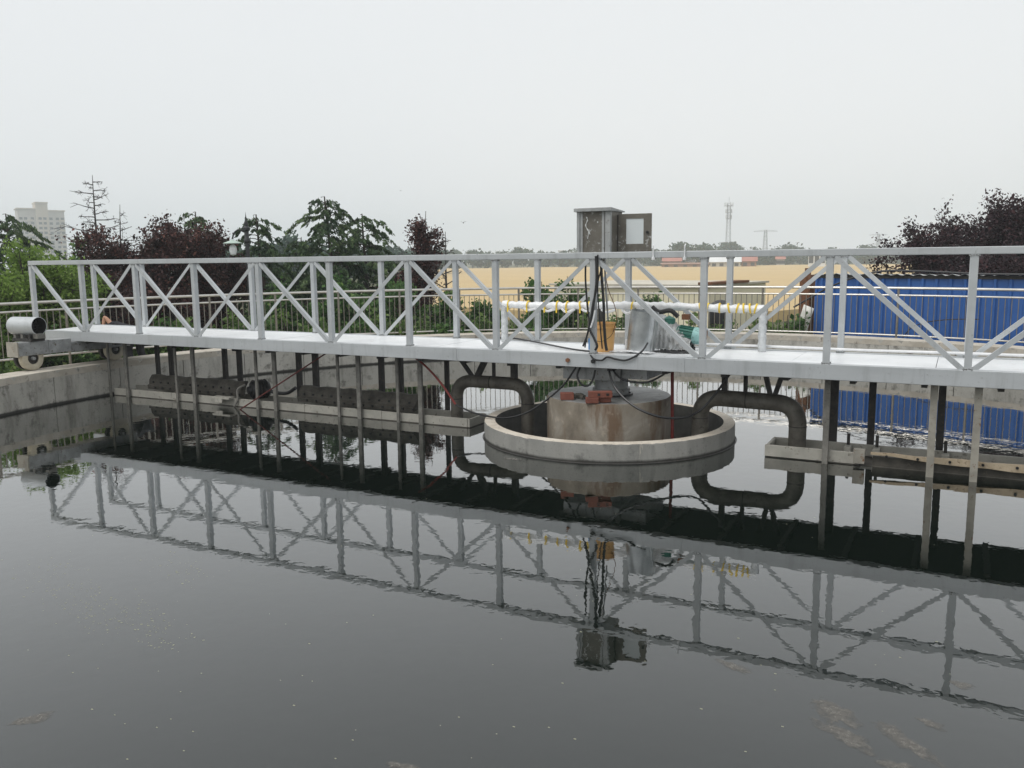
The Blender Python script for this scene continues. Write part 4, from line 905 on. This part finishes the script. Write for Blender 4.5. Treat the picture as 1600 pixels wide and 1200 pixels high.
# ------------------------------------------------------------------ far things
def far_tree(x, d, y, R, lab, seed, name='far_tree'):
    H = ht(x, y, d); global rng; rng = np.random.default_rng(seed+900); n = 1500
    c = rng.integers(0, 16, n); cc = unit(16)*np.array([R, R, H*.36])*rng.uniform(.3, .8, (16, 1))+np.array([0, 0, H*.58])
    P = cc[c]+rng.normal(size=(n, 3))*np.array([R*.22, R*.22, H*.09]); P[:, 2] = np.clip(P[:, 2], .5, H)
    root = tag(empty(name, ground(x, d)), lab, 'tree', 'far trees beyond the wheat')
    MB().tube([(0, 0, 0), (0, 0, H*.6)], [.25, .1], 6).build('trunk', bark, root)
    place('crown', quads('crown', leafq(P, R*.17+.2, .7), far_m, np.clip(rng.normal(.5, .2, n), 0, 1)), root)
for i, (x, d, y, R, lab) in enumerate([(738, 380, 388, 4.5, 'far round tree at the left end of the field'), (785, 390, 391, 4, 'low far tree right of the field corner'), (808, 370, 386, 5, 'far round tree left of the cabinet'),
        (1068, 330, 377, 6, 'tall far tree, left of the two behind the farm roofs'), (1092, 340, 381, 6, 'tall far tree, right of the two behind the farm roofs'), (1136, 420, 379, 8, 'hazy far tree at the foot of the phone mast'),
        (1212, 400, 385, 5, 'hazy far tree beside the nearer pylon'), (1235, 420, 380, 7, 'hazy broad tree right of the nearer pylon'), (1355, 420, 381, 5.5, 'hazy far tree left of the farther pylon'), (1300, 380, 387, 5, 'low far tree above the blue shed'),
        (455, 110, 361, 1.9, 'slim hazy tree between the two cedars'), (437, 120, 376, 3, 'hazy green tree left of the slim one'), (485, 125, 374, 3, 'hazy green tree right of the slim one'), (990, 360, 388, 4, 'low far tree behind the cabinet door'), (520, 130, 385, 4, 'hazy tree behind the tallest cedar'), (560, 140, 388, 4.5, 'hazy tree behind the spreading cedar'), (610, 150, 385, 5, 'hazy tree left of the slim purple plum'), (655, 170, 388, 5, 'hazy tree behind the slim purple plum'), (400, 120, 385, 4, 'hazy tree behind the lamp post'), (340, 110, 385, 4, 'hazy tree left of the lamp post'), (690, 200, 390, 6, 'hazy tree behind the bare tree')]):
    far_tree(x, d, y, R, lab, i)
rng = np.random.default_rng(77); P = []; S = []
for i in range(330):
    x = rng.uniform(380, 1750); d = rng.uniform(345, 520); H = (ht(x, 393+rng.normal()*2.5, d)); R = rng.uniform(3, 6); b0 = ground(x, d); n = 230
    q_ = unit(n)*np.array([R, R, H*.5])*rng.uniform(.5, 1, (n, 1))+np.array([b0.x, b0.y, GZ+H*.52]); P.append(q_); S.append(np.full(n, 1.0))
P = np.concatenate(P)
tag(place('far_wood', quads('far_wood', leafq(P, 1.3, .7), far_m, np.clip(rng.normal(.45, .2, len(P)), 0, 1))), 'hazy belt of far trees along the horizon', 'wood', kind='stuff')
fwall = worn('far_plaster', (.42, .40, .36), (.52, .50, .46), .3, .9, 0, 0); fbrick = worn('far_brick', (.26, .15, .11), (.34, .21, .16), .3, .9, 0, 0)
fred = worn('far_red_roof', (.34, .14, .11), (.42, .19, .15), .3, .8, 0, 0); fwhite = worn('far_white_roof', (.60, .61, .61), (.70, .71, .71), .3, .7, 0, 0); fdark = Mat('far_window').col((.06, .065, .07)).set(Roughness=.3).m
def farm(name, x0, x1, d, zw, zr, wm_, rm_, lab, depth=8, nw=3, cat='house'):
    a, b = ground(x0, d), ground(x1, d); L = (b-a).length; t = tag(empty(name, a, math.atan2((b-a).y, (b-a).x)), lab, cat)
    MB().b2((0, 0, 0), (L, depth, zw)).build('wall', wm_, t)
    MB().add([(-.4, -.5, zw-.02), (L+.4, -.5, zw-.02), (L+.4, depth/2, zr), (-.4, depth/2, zr), (L+.4, depth+.5, zw-.02), (-.4, depth+.5, zw-.02)], [(0, 1, 2, 3), (3, 2, 4, 5), (0, 3, 5), (1, 4, 2), (0, 5, 4, 1)]).build('roof', rm_, t)
    for k in range(nw):
        X = L*(k+.5)/nw; MB().b2((X-.6, -.06, zw*.35), (X+.6, -.01, zw*.8)).build('window', fdark, t)
farm('farm_house', 1036, 1064, 292, 2.4, 4.4, fbrick, fred, 'far brick farm house with reddish roof beyond the wheat')
farm('brick_shed', 1034, 1108, 286, 1.5, 1.9, fbrick, fbrick, 'long low brown brick shed before the far farm house', 4, 5, 'shed')
farm('barn', 1110, 1157, 282, 2.0, 4.0, fwall, fwhite, 'far pale barn with a white roof at the edge of the wheat', 10, 4, 'barn')
farm('red_barn', 1158.5, 1182, 283, 2.2, 4.0, fbrick, fred, 'far barn with a red roof joined to the white-roofed barn', 10, 2, 'barn')
farm('farm_house', 1213, 1226, 330, 2.6, 4.4, fwall, fred, 'tiny far house with a pinkish roof among the trees')
farm('white_hall', 1263, 1290, 262, 4.4, 5.2, fwhite, fwhite, 'far white hall beyond the wheat left of the blue shed', 9, 3, 'hall')
farm('low_shed', 1072, 1086, 330, 2.0, 2.8, fwall, fwhite, 'tiny far white-roofed shed left of the brick farm house', 6, 1, 'shed')
farm('far_hall', 856, 896, 560, 7.2, 7.6, fwall, fwhite, 'hazy flat grey hall on the horizon left of the cabinet', 15, 6, 'hall')
farm('far_hall', 872, 884, 570, 9.4, 9.8, fwall, fwhite, 'hazy upper block rising behind the flat grey hall', 12, 2, 'hall')
# tower block
D_ = 620
ax, bx = ground(34, D_), ground(107, D_); Lb = (bx-ax).length
tb = tag(empty('tower_block', ax, math.atan2((bx-ax).y, (bx-ax).x)+.12), 'hazy pale apartment tower block at the far left', 'building')
hb = ht(50, 327, D_); ht_ = ht(70, 318, D_); bw = worn('tower_wall', (.46, .43, .39), (.52, .49, .45), .2, .9, 0, 0); bw2 = worn('tower_wall_warm', (.50, .44, .36), (.55, .49, .41), .2, .9, 0, 0)
MB().b2((0, 0, 0), (Lb*.38, 14, hb)).build('wing', bw, tb); MB().b2((Lb*.38, -2, 0), (Lb*.64, 12, ht_)).build('stair_tower', bw2, tb); MB().b2((Lb*.64, 0, 0), (Lb, 14, hb-1)).build('wing', bw, tb)
for a, b, z in ((0, .38, hb), (.64, 1, hb-1)): MB().b2((Lb*a-.6, -.8, z), (Lb*b+.6 if a else Lb*b, 14.5, z+.8)).build('parapet', bw2, tb)
MB().b2((Lb*.37, -2.6, ht_), (Lb*.65, 12.5, ht_+.9)).build('parapet', bw2, tb)
wm2 = MB().b2((-.9, -.12, 0), (.9, -.02, 1.5)).mesh('window', fdark); bal = MB().b2((-1.6, -1.1, -.9), (1.6, -.02, .1)).mesh('balcony', bw2)
for fl_ in range(int((hb-4)/2.95)):
    for X, y_ in ((.06, 0), (.16, 0), (.30, 0), (.46, -2), (.56, -2), (.70, 0), (.84, 0), (.95, 0)):
        place('window', wm2, tb, (Lb*X, y_, 2.2+fl_*2.95))
        if X in (.16, .84): place('balcony', bal, tb, (Lb*X+2.2, y_, 2.2+fl_*2.95))
# phone mast
mz = Mat('far_steel').col((.30, .31, .32)).set(Roughness=.6).m
def lattice(t, H, w0, w1, n, r, mat):
    o_ = MB(); lev = [(w0+(w1-w0)*(i/n)**.8, H*i/n) for i in range(n+1)]; cs = [(-1, -1), (1, -1), (1, 1), (-1, 1)]
    for c in cs: o_.tube([(c[0]*w/2, c[1]*w/2, z) for w, z in lev], r, 4)
    o_.build('leg_frame', mat, t); b_ = MB()
    for i in range(n):
        (wa, za), (wb_, zb) = lev[i], lev[i+1]
        for k in range(4):
            c, e = cs[k], cs[(k+1) % 4]
            b_.tube([(c[0]*wa/2, c[1]*wa/2, za), (e[0]*wb_/2, e[1]*wb_/2, zb)], r*.6, 3); b_.tube([(e[0]*wa/2, e[1]*wa/2, za), (c[0]*wb_/2, c[1]*wb_/2, zb)], r*.6, 3)
            b_.tube([(c[0]*wb_/2, c[1]*wb_/2, zb), (e[0]*wb_/2, e[1]*wb_/2, zb)], r*.6, 3)
    b_.build('bracing', mat, t)
H = ht(1138, 318, 430); ms = tag(empty('phone_mast', ground(1137, 430)), 'hazy lattice phone mast on the horizon right of the cabinet', 'mast')
lattice(ms, H, 2.6, 1.3, 14, .075, mz)
for z, w_ in ((H-1.0, 3.6), (H-4.2, 2.6), (H-7, 2.4)):
    MB().b2((-w_/2, -w_/2, z-.12), (w_/2, w_/2, z)).build('platform', mz, ms)
    for k in range(6): a = k*PI/3; MB().box((w_*.55*math.cos(a), w_*.55*math.sin(a), z+.6), (.35, .35, 1.9)).build('antenna', fwhite, ms)
MB().tube([(0, 0, H), (0, 0, H+3)], .08, 5).build('rod', mz, ms)
def pylon(x, d, ytop, label, arms):
    H = ht(x, ytop, d); t = tag(empty('pylon', ground(x, d), math.atan2(Rv[1], Rv[0])), label, 'pylon', 'power pylons'); lattice(t, H, H*.17, H*.07, 8, .16*d/700, mz)
    for z, w_ in arms: 
        o_ = MB(); o_.tube([(-w_, 0, H*z), (0, 0, H*z+H*.045), (w_, 0, H*z)], .13*d/700, 4); o_.tube([(-w_, 0, H*z), (w_, 0, H*z)], .13*d/700, 4); o_.build('cross_arm', mz, t)
pylon(1195, 640, 360, 'hazy power pylon on the horizon right of the phone mast', [(.97, 8.5), (.38, 14)])
pylon(1371, 900, 366, 'faint power pylon beside the purple plum tree', [(.97, 9), (.6, 10)])
for x, y, d, lab in ((724, 348, 60, 'small dark bird in the sky right of the bare trees'), (626, 298, 110, 'tiny distant bird high in the sky'), (1246, 380, 80, 'small dark bird just above the far trees')):
    t = tag(empty('bird', pd(x, y, d), .6), lab, 'bird', 'birds in the sky')
    MB().lathe([(.001, .13), (.03, .09), (.045, .02), (.03, -.07), (.012, -.15)], 8).build('body', rubber, t, True, rot=(PI/2, 0, 0))
    MB().add([(0, .04, .02), (0, -.04, .02), (.24, -.05, .09), (.12, .05, .08), (-.24, -.05, .07), (-.12, .05, .07)], [(0, 1, 2, 3), (1, 0, 5, 4)]).build('wings', rubber, t)

# ------------------------------------------------------------------ hazy air
hz_m = bpy.data.materials.new('haze'); hz_m.use_nodes = True; t_ = hz_m.node_tree; t_.nodes.clear()
out = t_.nodes.new('ShaderNodeOutputMaterial'); pv = t_.nodes.new('ShaderNodeVolumePrincipled')
pv.inputs['Color'].default_value = (.90, .96, 1, 1); pv.inputs['Density'].default_value = .0009; pv.inputs['Anisotropy'].default_value = 0.0
t_.links.new(pv.outputs[0], out.inputs['Volume'])
tag(MB().b2((-1250, -1250, GZ-1.2), (1250, 1250, 62)).build('haze', hz_m), kind='stuff')
